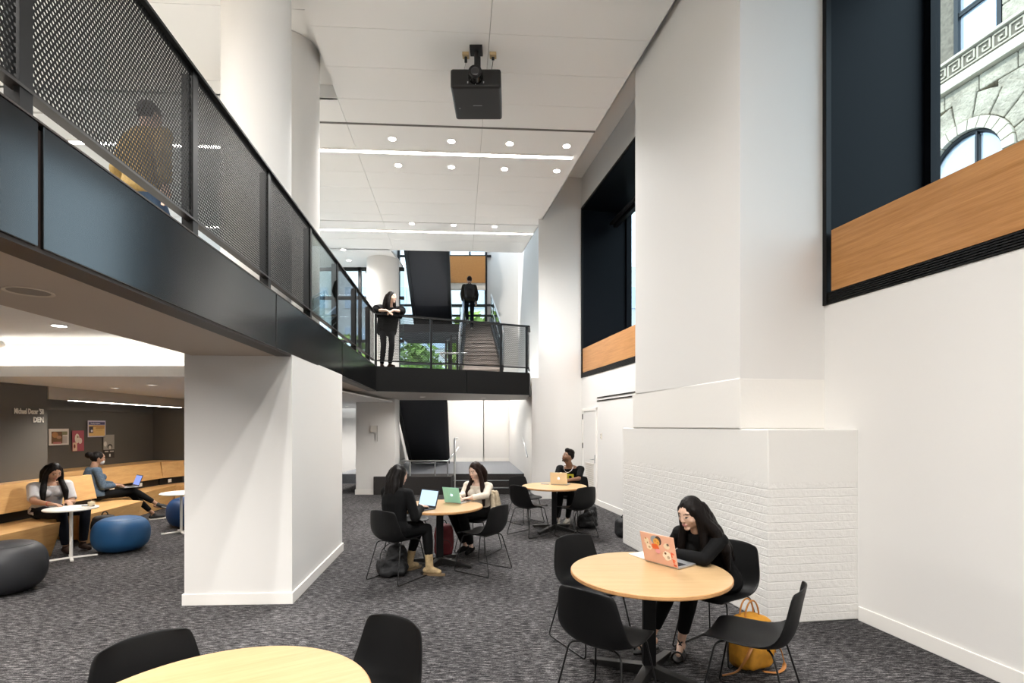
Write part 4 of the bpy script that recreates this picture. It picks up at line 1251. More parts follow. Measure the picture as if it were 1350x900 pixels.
def backpack(label, x, y, rz, size, cols, handles=True, lying=0.0, straps=()):
    t = thing('backpack', label, 'backpack', (x, y, 0), rz)
    w, d, h = size
    m = MB()
    if lying:                                  # slumped: a wide sagging belly and a folded top
        slab(m, (0, 0, h * .26), (w * 1.15, d * 1.15, h * .54)); slab(m, (w * .16, d * .05, h * .62), (w * .72, d * .72, h * .55), .3); slab(m, (-w * .22, -d * .2, h * .30), (w * .5, d * .8, h * .5), -.3)
        m.cap((-w * .3, -d * .5, h * .16), (w * .3, -d * .55, h * .20), .05, .045); m.cap((-w * .1, -d * .3, h * .5), (w * .3, -d * .3, h * .66), .05, .04)
        soft(m, 'bag_body', cols[0], t, .011, .020, 11, 2)
    else:
        slab(m, (0, 0, h / 2), (w, d, h), p=4.5); slab(m, (0, -d * .42, h * .32), (w * .74, d * .4, h * .5), p=4.5)
        soft(m, 'bag_body', cols[0], t, .011, .010, 9, 3)
    m = MB()
    m.tube([(w * .40 * math.cos(a), -d * .60 + .01, h * .34 + h * .22 * math.sin(a)) for a in [PI * k / 10 for k in range(11)]], .004, 6)
    m.tube([(w * .46 * math.cos(a), -d * .12, h * .52 + h * .46 * math.sin(a)) for a in [PI * k / 12 for k in range(13)]], .005, 6)
    m.build('zip', cols[1], t, smooth=60)
    if handles:
        for yy in (-.02, .03):
            m = MB(); m.tube([(w * .20 * math.cos(a), yy, h * .96 + h * .33 * math.sin(a)) for a in [PI * k / 12 for k in range(13)]], .006, 8); m.build('handle', cols[1], t, smooth=60)
    else:
        m = MB(); m.tube([(w * .13 * math.cos(a), .02, h * .95 + .07 * math.sin(a)) for a in [PI * k / 10 for k in range(11)]], .008, 8); m.build('handle', cols[1], t, smooth=60)
    for pts in straps:
        m = MB(); P = rounded(pts, .08, 5)
        m.tube(P, [(.004, .013)] * len(P), 8, ref=V((0, 0, 1))); m.build('strap', cols[1], t, smooth=60)
    return t
MUST = mat('mustard_canvas', 'b8801f', .75, noise_amt=.12, noise_scale=30); TAN = mat('tan_leather', 'a86f33', .5)
BAGB = mat('bag_black', '121214', .7, noise_amt=.3, noise_scale=20); BAGS = mat('bag_strap', '0b0b0c', .6)
backpack('mustard yellow backpack with tan handles standing by the brick base', 1.70, 3.66, .35, (.31, .20, .37), (MUST, TAN),
         straps=([(-.08, -.11, .22), (-.15, -.13, .15), (-.22, -.12, .05), (-.30, -.06, .014)], [(.08, -.11, .22), (.15, -.13, .16), (.17, -.15, .03), (.08, -.165, .014), (-.02, -.14, .03)]))
backpack('black backpack slumped under the chair of the woman in the black jacket', -1.38, 5.92, .3, (.31, .24, .38), (BAGB, BAGS), False, 1)
backpack('black backpack on the carpet behind the chair at the gold laptop table', 1.27, 8.62, -.3, (.30, .2, .42), (BAGB, BAGS), False, 1, straps=([(-.12, -.1, .36), (-.2, -.16, .2), (-.16, -.16, .02)],))
backpack('black bag just peeking out from behind the brick base', 1.74, 7.95, .2, (.26, .24, .28), (BAGB, BAGS), False)
backpack('black backpack between the writing woman and the blue ball seat', -5.93, 7.45, .4, (.30, .20, .42), (BAGB, BAGS), False)
REDB = mat('bag_red', '5e111a', .7)
backpack('dark red backpack under the table with two laptops', -.90, 6.78, .1, (.25, .2, .42), (REDB, BAGS), False)
# ================================================================== people
def skin_mat(name, rough=.5):
    m, nt, b, out = new_mat(name); k = NT(nt)
    a = k.n('Attribute'); a.attribute_name = 'tone'
    k.l(a.outputs[0], b.inputs['Base Color']); b.inputs['Roughness'].default_value = rough
    b.inputs['Specular IOR Level'].default_value = .35
    return m
SKIN = skin_mat('skin_tone')
def hair_mat(name, c0, c1, rough=.5):
    if name in _MC: return _MC[name]
    m, nt, b, out = new_mat(name); k = NT(nt)
    f = k.noise(k.mapping('Object', (140, 140, 9)), 1.0, 3, .6)
    k.l(k.ramp(f, [(.35, c0), (.7, c1)]), b.inputs['Base Color'])
    b.inputs['Roughness'].default_value = rough; b.inputs['Specular IOR Level'].default_value = .16
    k.bump(f, .35, .006, b)
    _MC[name] = m; return m
def cloth(name, col='101010', amt=.12, sc=60):
    return mat(name, col, .85, spec=.2, noise_amt=amt, noise_scale=sc, bump=.12, bump_scale=160)

def ik(a, b, l1, l2, pole):
    a, b, pole = V(a), V(b), V(pole)
    d = b - a; L = d.length
    if L > (l1 + l2) * .999: return a + d * (l1 / (l1 + l2))
    t = (l1 * l1 - l2 * l2 + L * L) / (2 * L)
    h = math.sqrt(max(0, l1 * l1 - t * t))
    u = d / L
    p = pole - u * pole.dot(u)
    if p.length < 1e-5: p = V((0, 0, 1))
    return a + u * t + p.normalized() * h

def mesh_remesh(mb, name, m, parent, vox, it=3, fac=.5):
    o = mb.build(name, m, parent)
    r = o.modifiers.new('remesh', 'REMESH'); r.mode = 'VOXEL'; r.voxel_size = vox; r.use_smooth_shade = True
    if it:
        s = o.modifiers.new('smooth', 'SMOOTH'); s.factor = fac; s.iterations = it
    bake(o); o.data.shade_smooth()
    return o

def add_hand(mb, w, d, n, side, curl=.5, s=1.0, spread=.0):
    """w wrist, d direction of the fingers, n palm normal; side +1 when the thumb lies along d x n"""
    w, d = V(w), V(d).normalized(); n = V(n); n = (n - d * n.dot(d)).normalized()
    t = d.cross(n) * side                     # towards the thumb
    M = Matrix((t, d, n)).transposed()
    def fn(dv, q):
        k = (abs(dv.x) ** 2.6 + abs(dv.y) ** 2.6 + abs(dv.z) ** 2.6) ** (-1 / 2.6)
        return V((dv.x * k * .040 * s * (1 + .12 * dv.y), dv.y * k * .050 * s, dv.z * k * .0145 * s))
    mb.ell(w + d * .052 * s, 1.0, M, 16, 12, fn)
    mb.cap(w - d * .02 * s, w + d * .02 * s, .026 * s, .024 * s)
    for i, (L, r) in enumerate(((.072, .0088), (.080, .0090), (.074, .0086), (.058, .0078))):
        o = (.029 - .0195 * i) * s
        b = w + d * (.094 - .006 * abs(i - 1)) * s + t * o
        a = curl * (.75 + .08 * i)
        dd = (d + t * (spread * (1.2 - i))).normalized()
        d1 = dd * math.cos(a) + n * math.sin(a)
        d2 = dd * math.cos(a * 2.0) + n * math.sin(a * 2.0)
        d3 = dd * math.cos(a * 2.6) + n * math.sin(a * 2.6)
        p1 = b + d1 * L * .45 * s; p2 = p1 + d2 * L * .33 * s; p3 = p2 + d3 * L * .22 * s
        mb.cap(b - dd * .012 * s, p1, r * 1.08 * s, r * s, 10); mb.cap(p1, p2, r * s, r * .93 * s, 10); mb.cap(p2, p3, r * .93 * s, r * .8 * s, 10)
    b = w + d * .028 * s + t * .026 * s
    td = (t * .62 + d * .72 + n * .32).normalized()
    p1 = b + td * .045 * s; p2 = p1 + (td * .7 + d * .6 + n * .1).normalized() * .030 * s
    mb.cap(b, p1, .0135 * s, .0108 * s, 10); mb.cap(p1, p2, .0108 * s, .0085 * s, 10)

class Person:
    def __init__(s, label, H, f, N, head, hdir, hup=(0, 0, 1), scale=1.0, male=False, skin=(.55, .36, .26), lip=(.42, .2, .18), hairc=(.02, .015, .012), vox=.008, shoulder=.175, twist=None, bulk=1.0):
        s.H, s.N = V(H), V(N)
        s.f = V((f[0], f[1], 0)).normalized(); s.L = V((-s.f.y, s.f.x, 0))
        s.fs = V((twist[0], twist[1], 0)).normalized() if twist else s.f
        s.Ls = V((-s.fs.y, s.fs.x, 0))
        s.hc = V(head)
        y = V(hdir).normalized(); up = V(hup); z = (up - y * up.dot(y)).normalized(); x = y.cross(z)
        s.HM = Matrix((x, y, z)).transposed()
        s.k = scale; s.male = male; s.skin, s.lip, s.hairc, s.vox = skin, lip, hairc, vox
        s.sw = shoulder * scale; s.bulk = bulk
        s.root = thing('person', label, 'person', (s.H.x, s.H.y, 0))
        s.body = MB(); s.arms = {}; s.legs = {}; s.top_on = None
        s.hs = 1.0; s.beard = False
    def hp(s, x, y, z):                      # head-local point -> world
        return s.hc + s.HM @ V((x, y, z)) * s.hs
    def shoulder(s, sd): return s.N + s.Ls * s.sw * sd - V((0, 0, .055 * s.k)) - s.fs * .005
    def hipj(s, sd): return s.H + s.L * .085 * s.k * sd
    def arm(s, sd, wrist, pole=None, hd=None, n=(0, 0, -1), curl=.5, elbow=None, hand=True):
        sh = s.shoulder(sd); w = V(wrist)
        e = V(elbow) if elbow is not None else ik(sh, w, .275 * s.k, .245 * s.k, pole or (0, 0, -1))
        hd = V(hd) if hd is not None else (w - e)
        s.arms[sd] = (sh, e, w)
        b = s.body
        b.cap(sh, e, .044 * s.k * s.bulk, .036 * s.k * s.bulk); b.cap(e, w, .036 * s.k * s.bulk, .025 * s.k)
        if hand: 
            nn = V(n); d = hd.normalized(); nn = (nn - d * nn.dot(d)).normalized()
            inner = -s.Ls * sd                  # thumb side points inwards when the palm faces down
            t = d.cross(nn)
            side = 1 if t.dot(inner) >= 0 else -1
            add_hand(b, w, hd, n, side, curl, s.k * (1.08 if s.male else .98))
        return s
    def leg(s, sd, ankle, pole=None, knee=None, toe=None, pitch=0.0):
        h = s.hipj(sd); a = V(ankle)
        kn = V(knee) if knee is not None else ik(h, a, .42 * s.k, .41 * s.k, pole or s.f)
        td = V(toe).normalized() if toe is not None else s.f
        s.legs[sd] = (h, kn, a, td)
        b = s.body
        b.cap(h, kn, .066 * s.k * s.bulk, .046 * s.k); b.cap(kn, kn.lerp(a, .35), .045 * s.k, .047 * s.k); b.cap(kn.lerp(a, .35), a, .045 * s.k, .029 * s.k)
        b.cap(a - V((0, 0, .035)) - td * .035, a - V((0, 0, .035)) + td * .02, .03 * s.k, .032 * s.k); b.cap(a - V((0, 0, .03)) + td * .02, a - V((0, 0, .054)) + td * .118 * s.k, .030 * s.k, .019 * s.k)
        return s
    def spine(s, g, top=1.0, lo=-.10):
        """rings of the trunk, grown by g"""
        k, bl = s.k, s.bulk
        P = [(lo, .135, .100), (-.03, .168, .115), (.06, .165, .112), (.22, .132, .095), (.42, .136, .098), (.62, .155, .112), (.80, .165, .108), (.92, .150, .092), (1.0, .085, .068), (1.05, .062, .058)]
        if s.male: P = [(t, a * (1.08 if t > .5 else 1.0) * (1.12 if .15 < t < .5 else 1), b * 1.06) for t, a, b in P]
        ax = s.N - s.H
        # a gentle slouch: the spine bows backwards
        out = []
        for t, a, b in P:
            if t > top: break
            c = s.H + ax * t - s.f * .03 * math.sin(PI * min(max(t, 0), 1)) * k
            t0 = ax.normalized()
            r = s.L.lerp(s.Ls, min(max(t, 0), 1)).normalized()
            if t < 0: c = s.H + V((0, 0, t * .5 * k))
            fw = r.cross(t0); fw.normalize()
            r = t0.cross(fw).normalized()
            out.append([c + r * math.cos(2 * PI * i / 20) * (a * k * bl + g) - fw * math.sin(2 * PI * i / 20) * (b * k * bl + g) for i in range(20)])
        return out
    def build_body(s):
        b = s.body; k = s.k
        b.loft(s.spine(-.012))
        nb = s.N - V((0, 0, .02)); b.cap(nb, s.hp(0, -.022, -.06), .054 * k * (1.12 if s.male else 1), .050 * k * (1.12 if s.male else 1))
        hp, M, q = s.hp, s.HM, s.hs
        def fn(d, p):
            z = p.z / .112
            if z < 0:
                t = -z
                p.x *= 1 - .27 * t ** 1.5
                p.y *= (1 - .05 * t) if p.y > 0 else (1 - .30 * t)
            if d.y > .2: p.x *= 1 - .06 * d.y
            return p * q
        b.ell(s.hc, (.0735, .0925, .113), M, 40, 28, fn)
        b.cap(hp(0, .085, .024), hp(0, .1005, -.016), .0065, .0088); b.ell(hp(.009, .092, -.020), .0072); b.ell(hp(-.009, .092, -.020), .0072)
        b.ell(hp(0, .083, -.047), (.024 * q, .0125 * q, .0075 * q), M); b.ell(hp(0, .081, -.058), (.021 * q, .0125 * q, .0085 * q), M)
        b.ell(hp(0, .064, -.088), (.024 * q, .019 * q, .018 * q), M)
        b.cap(hp(-.036, .066, .037), hp(.036, .066, .037), .0135, .0135)
        for sx in (-1, 1):
            b.ell(hp(.040 * sx, .050, -.020), .025 * q); b.ell(hp(.074 * sx, -.008, -.004), (.010 * q, .019 * q, .030 * q), M)
            b.ell(hp(.031 * sx, .064, .012), .0155 * q)
        o = mesh_remesh(b, 'body', SKIN, s.root, s.vox, 3, .5)
        me = o.data
        at_ = me.attributes.new('tone', 'FLOAT_COLOR', 'POINT')
        R = s.HM.transposed(); buf = []
        sk, lp, hc = s.skin, s.lip, s.hairc
        for v in me.vertices:
            p = R @ (v.co - s.hc) / q
            c = sk
            if s.beard and -.15 < p.z < -.045 and -.01 < p.y and abs(p.x) > .035 and abs(p.x) < .08: c = tuple(.4 * sk[i] + .6 * hc[i] for i in range(3))
            if s.beard and -.13 < p.z < -.062 and p.y > .03: c = tuple(.25 * sk[i] + .75 * hc[i] for i in range(3))
            if p.y > .05 and abs(p.x) < .06 and abs(p.z) < .07:
                ax_ = abs(p.x) - .031
                if s.beard and (p.z < -.066 or (abs(p.x) < .03 and -.044 < p.z < -.034)): c = tuple(.25 * sk[i] + .75 * hc[i] for i in range(3))
                if (p.x / .023) ** 2 + ((p.z + .052) / .0105) ** 2 < 1: c = lp
                elif (ax_ / .015) ** 2 + ((p.z - .012) / .0065) ** 2 < 1:
                    c = (.02, .015, .012) if (abs(ax_) < .0065 or p.z > .0145) else (.55, .52, .5)
                elif abs(ax_) < .019 and abs(p.z - .036 + abs(ax_) * .12) < .0048: c = tuple(.35 * sk[i] * .5 + .65 * hc[i] for i in range(3))
            buf += [c[0], c[1], c[2], 1]
        at_.data.foreach_set('color', buf)
        # origin at the thing's base
        s.fin(o); return o
    def fin(s, o):
        me = o.data
        me.transform(Matrix.Translation((-s.root.location.x, -s.root.location.y, 0)))
    def top(s, name, m, sleeve=1.0, g=.012, hem=-.10, neck=1.0, vox=None, bag=0.0, it=3):
        mb = MB(); k = s.k
        R = s.spine(g, neck, hem)
        mb.loft(R)
        for sd, (sh, e, w) in s.arms.items():
            mb.cap(sh + s.Ls * sd * -.03, sh + s.Ls * sd * .0, .058 * k * s.bulk + g * .5, .054 * k * s.bulk + g * .6)
            def flat(p, q_, r0, r1): mb.tube([p, p.lerp(q_, .5), q_], [r0, (r0 + r1) / 2, r1], 16)
            if sleeve <= .5:
                q_ = sh.lerp(e, sleeve * 2); mb.cap(sh, sh.lerp(q_, .6), .047 * k * s.bulk + g, .044 * k * s.bulk + g); flat(sh, q_, .048 * k * s.bulk + g, .045 * k * s.bulk + g + bag)
            else:
                mb.cap(sh, e, .046 * k * s.bulk + g, .039 * k * s.bulk + g)
                q_ = e.lerp(w, (sleeve - .5) * 2); flat(e, q_, .039 * k * s.bulk + g, .030 * k + g * .9 + bag * .5); mb.ell(e, .039 * k * s.bulk + g)
        if getattr(s, 'drape', False):
            for sd, (sh, e, w) in s.arms.items():
                mb.cap(sh, sh.lerp(e, .85), .075, .075); mb.cap(sh - V((0, 0, .10)), sh.lerp(e, .6) - V((0, 0, .12)), .07, .05); mb.cap(s.N.lerp(s.H, .3) + s.L * .1 * sd, s.N.lerp(s.H, 1.12) + s.L * .10 * sd, .115, .105)
        if not s.male:
            for sx in (-1, 1): mb.ell(s.N.lerp(s.H, .36) + s.Ls * .065 * k * sx + s.fs * .085 * k, .055 * k + g * .5)
        o = mesh_remesh(mb, name, m, s.root, vox or s.vox, it)
        s.fin(o); return o
    def pants(s, name, m, length=.94, g=.012, flare=0.0, vox=None):
        mb = MB(); k = s.k
        mb.loft(s.spine(g, .26)[:4])
        for sd, (h, kn, a, td) in s.legs.items():
            mb.ell(h, .078 * k * s.bulk + g); mb.cap(h, kn, .072 * k * s.bulk + g, .049 * k + g)
            e = kn.lerp(a, length)
            mb.tube([kn, kn.lerp(a, .35), e], [.049 * k + g, .049 * k + g, .034 * k + g + flare], 16); mb.ell(kn, .049 * k + g)
        o = mesh_remesh(mb, name, m, s.root, vox or s.vox, 3)
        s.fin(o); return o
    def shoes(s, name, m, sole=None, boot=0.0, low=False):
        for sd, (h, kn, a, td) in s.legs.items():
            mb = MB(); k = s.k
            up = (kn - a).normalized() if abs(td.z) > .2 else V((0, 0, 1))
            bse = a - up * .045
            mb.cap(bse - td * .045, bse + td * .05, .036 * k, .040 * k); mb.cap(bse + td * .05, bse + td * (.155 if not boot else .115) * k - up * .012, .040 * k, .030 * k)
            if boot: mb.tube([a - V((0, 0, .03)), a.lerp(kn, boot)], [.046 * k, .048 * k], 16)
            elif not low: mb.cap(bse, a + up * .0, .036 * k, .036 * k)
            o = mesh_remesh(mb, name, m, s.root, .008, 2)
            s.fin(o)
            if sole:
                mb = MB()
                x = td.cross(up).normalized()
                P = [bse - up * .030 + td * (.055 + .135 * math.cos(t_)) * k + x * .040 * k * math.sin(t_) for t_ in [2 * PI * i / 20 for i in range(20)]]
                mb.loft([[p - up * .022 for p in P], [p for p in P]])
                o2 = mb.build('sole', sole, o, smooth=40); s.fin(o2)
    def hair(s, m, chains=(), cap=True, vox=.008, capr=(.083, .099, .107), capo=(0, -.019, .024), name='hair', extra=()):
        mb = MB()
        if cap:
            q = s.hs
            mb.ell(s.hp(*capo), tuple(r * q for r in capr), s.HM, 32, 22)
        for pts, rs in chains:
            for (p, q_), (r0, r1) in zip(zip(pts, pts[1:]), zip(rs, rs[1:])): mb.cap(p, q_, r0, r1, 12)
        for c, r in extra: mb.ell(s.hp(*c), tuple(x * s.hs for x in r) if isinstance(r, tuple) else r * s.hs, s.HM)
        o = mesh_remesh(mb, name, m, s.root, vox, 7)
        for v in o.data.vertices:
            v.co += v.normal * noise.noise(V((v.co.x * 75, v.co.y * 75, v.co.z * 5))) * .003
        s.fin(o); return o

def lerp3(a, b, t): return V(a).lerp(V(b), t)
BLACKTOP = cloth('black_knit', '070708'); BLACKPANT = cloth('black_trouser', '060607'); NAVYJEAN = cloth('navy_jean', '0b0e16')
HBLK = hair_mat('hair_black', '060404', '140d0a'); HBRN = hair_mat('hair_brown', '120906', '2e1a13')

# ---- 1 the long-haired woman at the coral laptop
p = Person('young woman with long dark hair in a black top typing at the coral laptop', (1.61, 3.955, .535), (-.8, -.6), (1.40, 3.835, .945), (1.315, 3.775, 1.072), (-.80, -.47, -.34), (-.25, -.2, 1),
           skin=(.60, .40, .30), lip=(.46, .20, .19), vox=.0055, shoulder=.168)
p.arm(1, (1.205, 3.775, .782), elbow=(1.345, 3.585, .785), hd=(-.75, .55, -.08), n=(.1, .1, -1), curl=.45)
p.arm(-1, (1.15, 3.87, .782), elbow=(1.27, 4.03, .80), hd=(-.45, -.75, -.08), n=(0, 0, -1), curl=.45)
p.leg(1, (1.275, 3.86, .095), knee=(1.30, 3.70, .555), toe=(-.45, -.85, 0)); p.leg(-1, (1.07, 3.94, .095), knee=(1.20, 3.82, .555), toe=(-.8, -.5, 0))
p.build_body(); p.top('black_top', BLACKTOP, sleeve=.97, g=.009, neck=1.0); p.pants('cropped_trousers', BLACKPANT, .80, .010)
for sd, (h, kn, a, td) in p.legs.items():
    x = td.cross(V((0, 0, 1)))
    m = MB(); b0 = a - V((0, 0, .093)); P = [b0 + td * (.055 + .13 * math.cos(t_)) + x * .042 * math.sin(t_) for t_ in [2 * PI * i / 20 for i in range(20)]]
    m.loft([P, [q_ + V((0, 0, .014)) for q_ in P]]); o = m.build('sandal_sole', mat('strap_black', '0a0a0a', .5), p.root, smooth=40); p.fin(o)
    m = MB(); m.tube([b0 + td * .135 + x * .042 * math.cos(t_) + V((0, 0, .012 + .052 * math.sin(t_))) for t_ in [PI * i / 10 for i in range(11)]], .007, 8); o = m.build('toe_strap', mat('strap_black'), p.root, smooth=60); p.fin(o)
    for s_ in (-1, 1):
        m = MB(); m.tube([a + x * .036 * s_ - V((0, 0, .055)) + td * .05, a + td * .045 + V((0, 0, .0)), a - x * .036 * s_ + V((0, 0, .03)), a - td * .036 + V((0, 0, .035))], .0055, 8)
        o = m.build('shoe_strap', mat('strap_black', '0a0a0a', .5), p.root, smooth=60); p.fin(o)
hp = p.hp
ch = []
for sx, fy in ((1, .03), (-1, .03)):
    ch.append(([hp(.060 * sx, .022, .045), hp(.078 * sx, .004, -.03), hp(.082 * sx, .0, -.10) + V((0, 0, -.02)), p.N + p.Ls * -sx * .10 + p.f * .07 + V((0, 0, -.12)), p.N + p.Ls * -sx * .105 + p.f * .085 + V((0, 0, -.24))], [.026, .030, .033, .032, .02]))
for x in (-.05, 0, .05):
    ch.append(([hp(x, -.07, .03), hp(x * 1.2, -.095, -.05), p.N - p.f * .095 + p.Ls * -x * 1.6 + V((0, 0, -.02)), p.N.lerp(p.H, .35) - p.f * .135 + p.Ls * -x * 1.7, p.N.lerp(p.H, .62) - p.f * .15 + p.Ls * -x * 1.5], [.045, .05, .045, .04, .022]))
ch.append(([hp(-.06, -.01, .04), hp(-.088, -.02, -.05), p.N + p.Ls * .145 + p.f * .02 + V((0, 0, .0)), p.N + p.Ls * .195 - p.f * .02 + V((0, 0, -.12)), p.N + p.Ls * .19 - p.f * .07 + V((0, 0, -.27))], [.032, .042, .048, .046, .02]))
ch.append(([hp(-.06, -.03, .04), hp(-.085, -.05, -.05), p.N + p.Ls * .11 - p.f * .06 + V((0, 0, .0)), p.N + p.Ls * .14 - p.f * .11 + V((0, 0, -.15)), p.N + p.Ls * .12 - p.f * .14 + V((0, 0, -.28))], [.034, .04, .044, .044, .02]))
for x in (-.09, .09):
    ch.append(([hp(x * .7, -.03, .02), hp(x * .95, -.05, -.08), p.N + p.Ls * -x * 1.25 - p.f * .04 + V((0, 0, -.03)), p.N.lerp(p.H, .30) + p.Ls * -x * 1.35 - p.f * .10], [.04, .042, .04, .022]))
p.hair(HBLK, ch, vox=.0065)
P1 = p

# ---- 2 the woman in the black jacket, seen from behind
p = Person('woman in a black jacket seen from behind, typing at the blue-screened laptop', (-1.31, 5.78, .535), (.55, .83), (-1.315, 5.87, 1.005), (-1.305, 5.93, 1.145), (.70, .68, -.2), skin=(.62, .42, .33), vox=.0085, shoulder=.178)
p.arm(-1, (-1.05, 5.94, .785), pole=(.3, -.4, -1), hd=(.35, .7, -.1), curl=.45); p.arm(1, (-1.22, 6.05, .785), pole=(-.6, .2, -1), hd=(.55, .6, -.1), curl=.45)
p.leg(-1, (-.95, 5.90, .10), knee=(-.985, 5.93, .53), toe=(.75, -.15, 0)); p.leg(1, (-1.23, 6.10, .10), knee=(-1.10, 6.06, .545), toe=(.6, .6, 0))
p.build_body(); p.top('black_jacket', BLACKTOP, .93, .018); p.pants('black_trousers', BLACKPANT, .72)
p.shoes('tan_boot', mat('tan_suede', 'a58e69', .85, noise_amt=.25, noise_scale=25), mat('sole_tan', '6e5b42', .7), boot=.36)
hp = p.hp; ch = []
for x in (-.055, 0, .055): ch.append(([hp(x, -.06, .04), hp(x * 1.2, -.085, -.05), p.N - p.f * .085 + p.Ls * -x + V((0, 0, .02)), p.N.lerp(p.H, .10) - p.f * .105 + p.Ls * -x], [.045, .05, .045, .03]))
for x in (-.07, .07): ch.append(([hp(x * .9, .0, .04), hp(x * 1.1, -.01, -.06), hp(x * 1.1, -.01, -.17)], [.03, .033, .028]))
p.hair(HBLK, ch, vox=.009)

# ---- 3 the woman in the white top
p = Person('woman in a white top with long brown hair typing at the mint green laptop', (-.435, 7.06, .535), (-.42, -.91), (-.465, 6.975, .955), (-.495, 6.915, 1.105), (-.60, -.72, -.30), skin=(.66, .46, .37), lip=(.5, .22, .2), vox=.0075, shoulder=.165)
p.arm(1, (-.545, 6.62, .785), elbow=(-.345, 6.77, .80), hd=(-.85, -.25, -.06), curl=.4); p.arm(-1, (-.70, 6.76, .785), elbow=(-.665, 6.98, .78), hd=(-.1, -.9, -.06), curl=.4)
p.leg(1, (-.55, 6.90, .10), knee=(-.66, 6.71, .56), toe=(-.25, -.8, 0)); p.leg(-1, (-.64, 6.98, .10), knee=(-.80, 6.84, .56), toe=(-.35, -.75, 0))
p.build_body(); p.top('white_top', cloth('white_knit', 'ddd3c4', .05), .95, .009, neck=.95); p.pants('black_trousers', BLACKPANT, .90, .016)
p.shoes('black_flat', cloth('shoe_black', '0c0b0b'), low=True)
hp = p.hp; ch = []
for sx in (-1, 1):
    ch.append(([hp(.055 * sx, .02, .05), hp(.078 * sx, .005, -.03), hp(.088 * sx, .01, -.12), p.N + p.Ls * -sx * .12 + p.f * .07 + V((0, 0, -.13)), p.N + p.Ls * -sx * .135 + p.f * .085 + V((0, 0, -.30))], [.026, .032, .034, .036, .02]))
for x in (-.05, 0, .05): ch.append(([hp(x, -.07, .03), hp(x * 1.2, -.095, -.05), p.N - p.f * .09 + p.Ls * -x + V((0, 0, -.02)), p.N.lerp(p.H, .4) - p.f * .13 + p.Ls * -x * 1.5], [.045, .05, .045, .03]))
p.hair(HBRN, ch, vox=.008)
# jacket hanging over her chair
JK = cloth('beige_jacket', 'b3a58e', .25, 25)
m = MB()
for t_ in range(7):
    a = -.16 + .32 * t_ / 6
    q0 = V((-.36, 7.14, .80)) + V((.91, -.42, 0)) * a
    m.cap(q0, q0 + V((.03, -.09, -.30 - .05 * math.sin(t_ * 2.1))), .03, .035); m.cap(q0, q0 + V((.06, .10, -.30)), .028, .035)
m.cap((-.27, 6.98, .78), (-.245, 6.86, .52), .035, .04); m.cap((-.245, 6.86, .52), (-.27, 6.80, .40), .04, .035)
o = soft(m, 'jacket', JK, None, .012, .006, 14); tag(o, 'beige jacket draped over the chair behind the woman in the white top', 'jacket')

# ---- 4 the man at the gold laptop
p = Person('man in a black T-shirt and silver chain looking up beside the gold laptop', (1.10, 9.20, .54), (-.43, -.9), (1.035, 9.12, 1.01), (.985, 9.07, 1.165), (-.86, -.34, .36), (.25, .1, 1), male=True, skin=(.22, .115, .07), lip=(.20, .09, .07), vox=.0085, shoulder=.205)
p.arm(1, (.945, 8.74, .79), elbow=(1.16, 8.90, .80), hd=(-.75, -.5, 0), curl=.5); p.arm(-1, (.745, 8.83, .79), elbow=(.79, 9.06, .80), hd=(.2, -.8, 0), curl=.5)
p.leg(-1, (.80, 8.98, .10), knee=(.83, 8.76, .575)); p.leg(1, (.97, 8.94, .10), knee=(1.01, 8.70, .575))
p.beard = True; p.build_body(); p.top('black_t_shirt', BLACKTOP, .44, .011, neck=.97); p.pants('black_trousers', BLACKPANT, .93)
p.shoes('white_sneaker', mat('sneaker_white', 'd6d0c6', .5), mat('sole_white', 'e2ddd4', .5))
p.hair(hair_mat('hair_curly', '060504', '171210', .7), [], vox=.008, capr=(.078, .093, .085), capo=(0, -.022, .045), extra=(((0, -.02, .105), (.070, .085, .055)), ((0, .045, .112), (.060, .045, .045)), ((0, -.085, .04), (.055, .03, .06))))
hp = p.hp
m = MB(); c = p.N + V((0, 0, -.02))
m.tube([c + p.Ls * .085 * math.cos(a) + p.fs * (.085 + .055 * math.sin(a) if math.sin(a) > 0 else .07 * (1 + math.sin(a)) + .015) + V((0, 0, -.11 * max(0, math.sin(a)) + .02)) for a in [2 * PI * i / 32 for i in range(32)]], .006, 8, closed=True)
o = m.build('chain', mat('chain_silver', 'd9d9da', .2, 1.0), p.root, smooth=60); p.fin(o)
m = MB(); q = p.N.lerp(p.H, .42) + p.f * .150 + p.Ls * .035
M_ = Matrix((p.L, (p.N - p.H).normalized(), p.f)).transposed()
for c_, d_ in (((0, 0, 0), (.12, .12, .012)),):
    m.box((0, 0, 0), d_); 
m.v = [tuple(q + M_ @ V(v)) for v in m.v]
o = m.build('shirt_print', mat('print_yellow', 'c9c23a', .7), p.root); p.fin(o)
m = MB(); m.box((0, 0, .005), (.05, .06, .008)); m.v = [tuple(q + M_ @ V(v)) for v in m.v]; o = m.build('shirt_print_figure', mat('print_dark', '15140f', .7), p.root); p.fin(o)

# ---- 5 the writing woman
p = Person('woman in a pale grey T-shirt bent over papers, writing at the white pedestal table', (-6.38, 7.02, .55), (.86, -.5), (-6.30, 6.99, .955), (-6.225, 6.955, 1.09), (.80, -.38, -.50), skin=(.42, .24, .155), lip=(.36, .16, .13), vox=.0085, shoulder=.185, bulk=1.12)
p.arm(-1, (-6.00, 6.66, .70), pole=(-.5, -.6, -.6), hd=(.8, .15, -.1), curl=.6); p.arm(1, (-5.97, 6.87, .70), pole=(-.2, .7, -.6), hd=(.8, -.5, -.1), curl=.5)
p.leg(-1, (-5.98, 6.86, .10), knee=(-5.98, 6.80, .54), toe=(.8, -.5, 0)); p.leg(1, (-5.93, 7.08, .10), knee=(-5.93, 7.12, .54), toe=(.8, -.4, 0))
p.build_body(); p.top('grey_t_shirt', cloth('grey_tee', 'b9b7b8', .06), .42, .012, bag=.002, neck=.97); p.pants('dark_jeans', NAVYJEAN, .93)
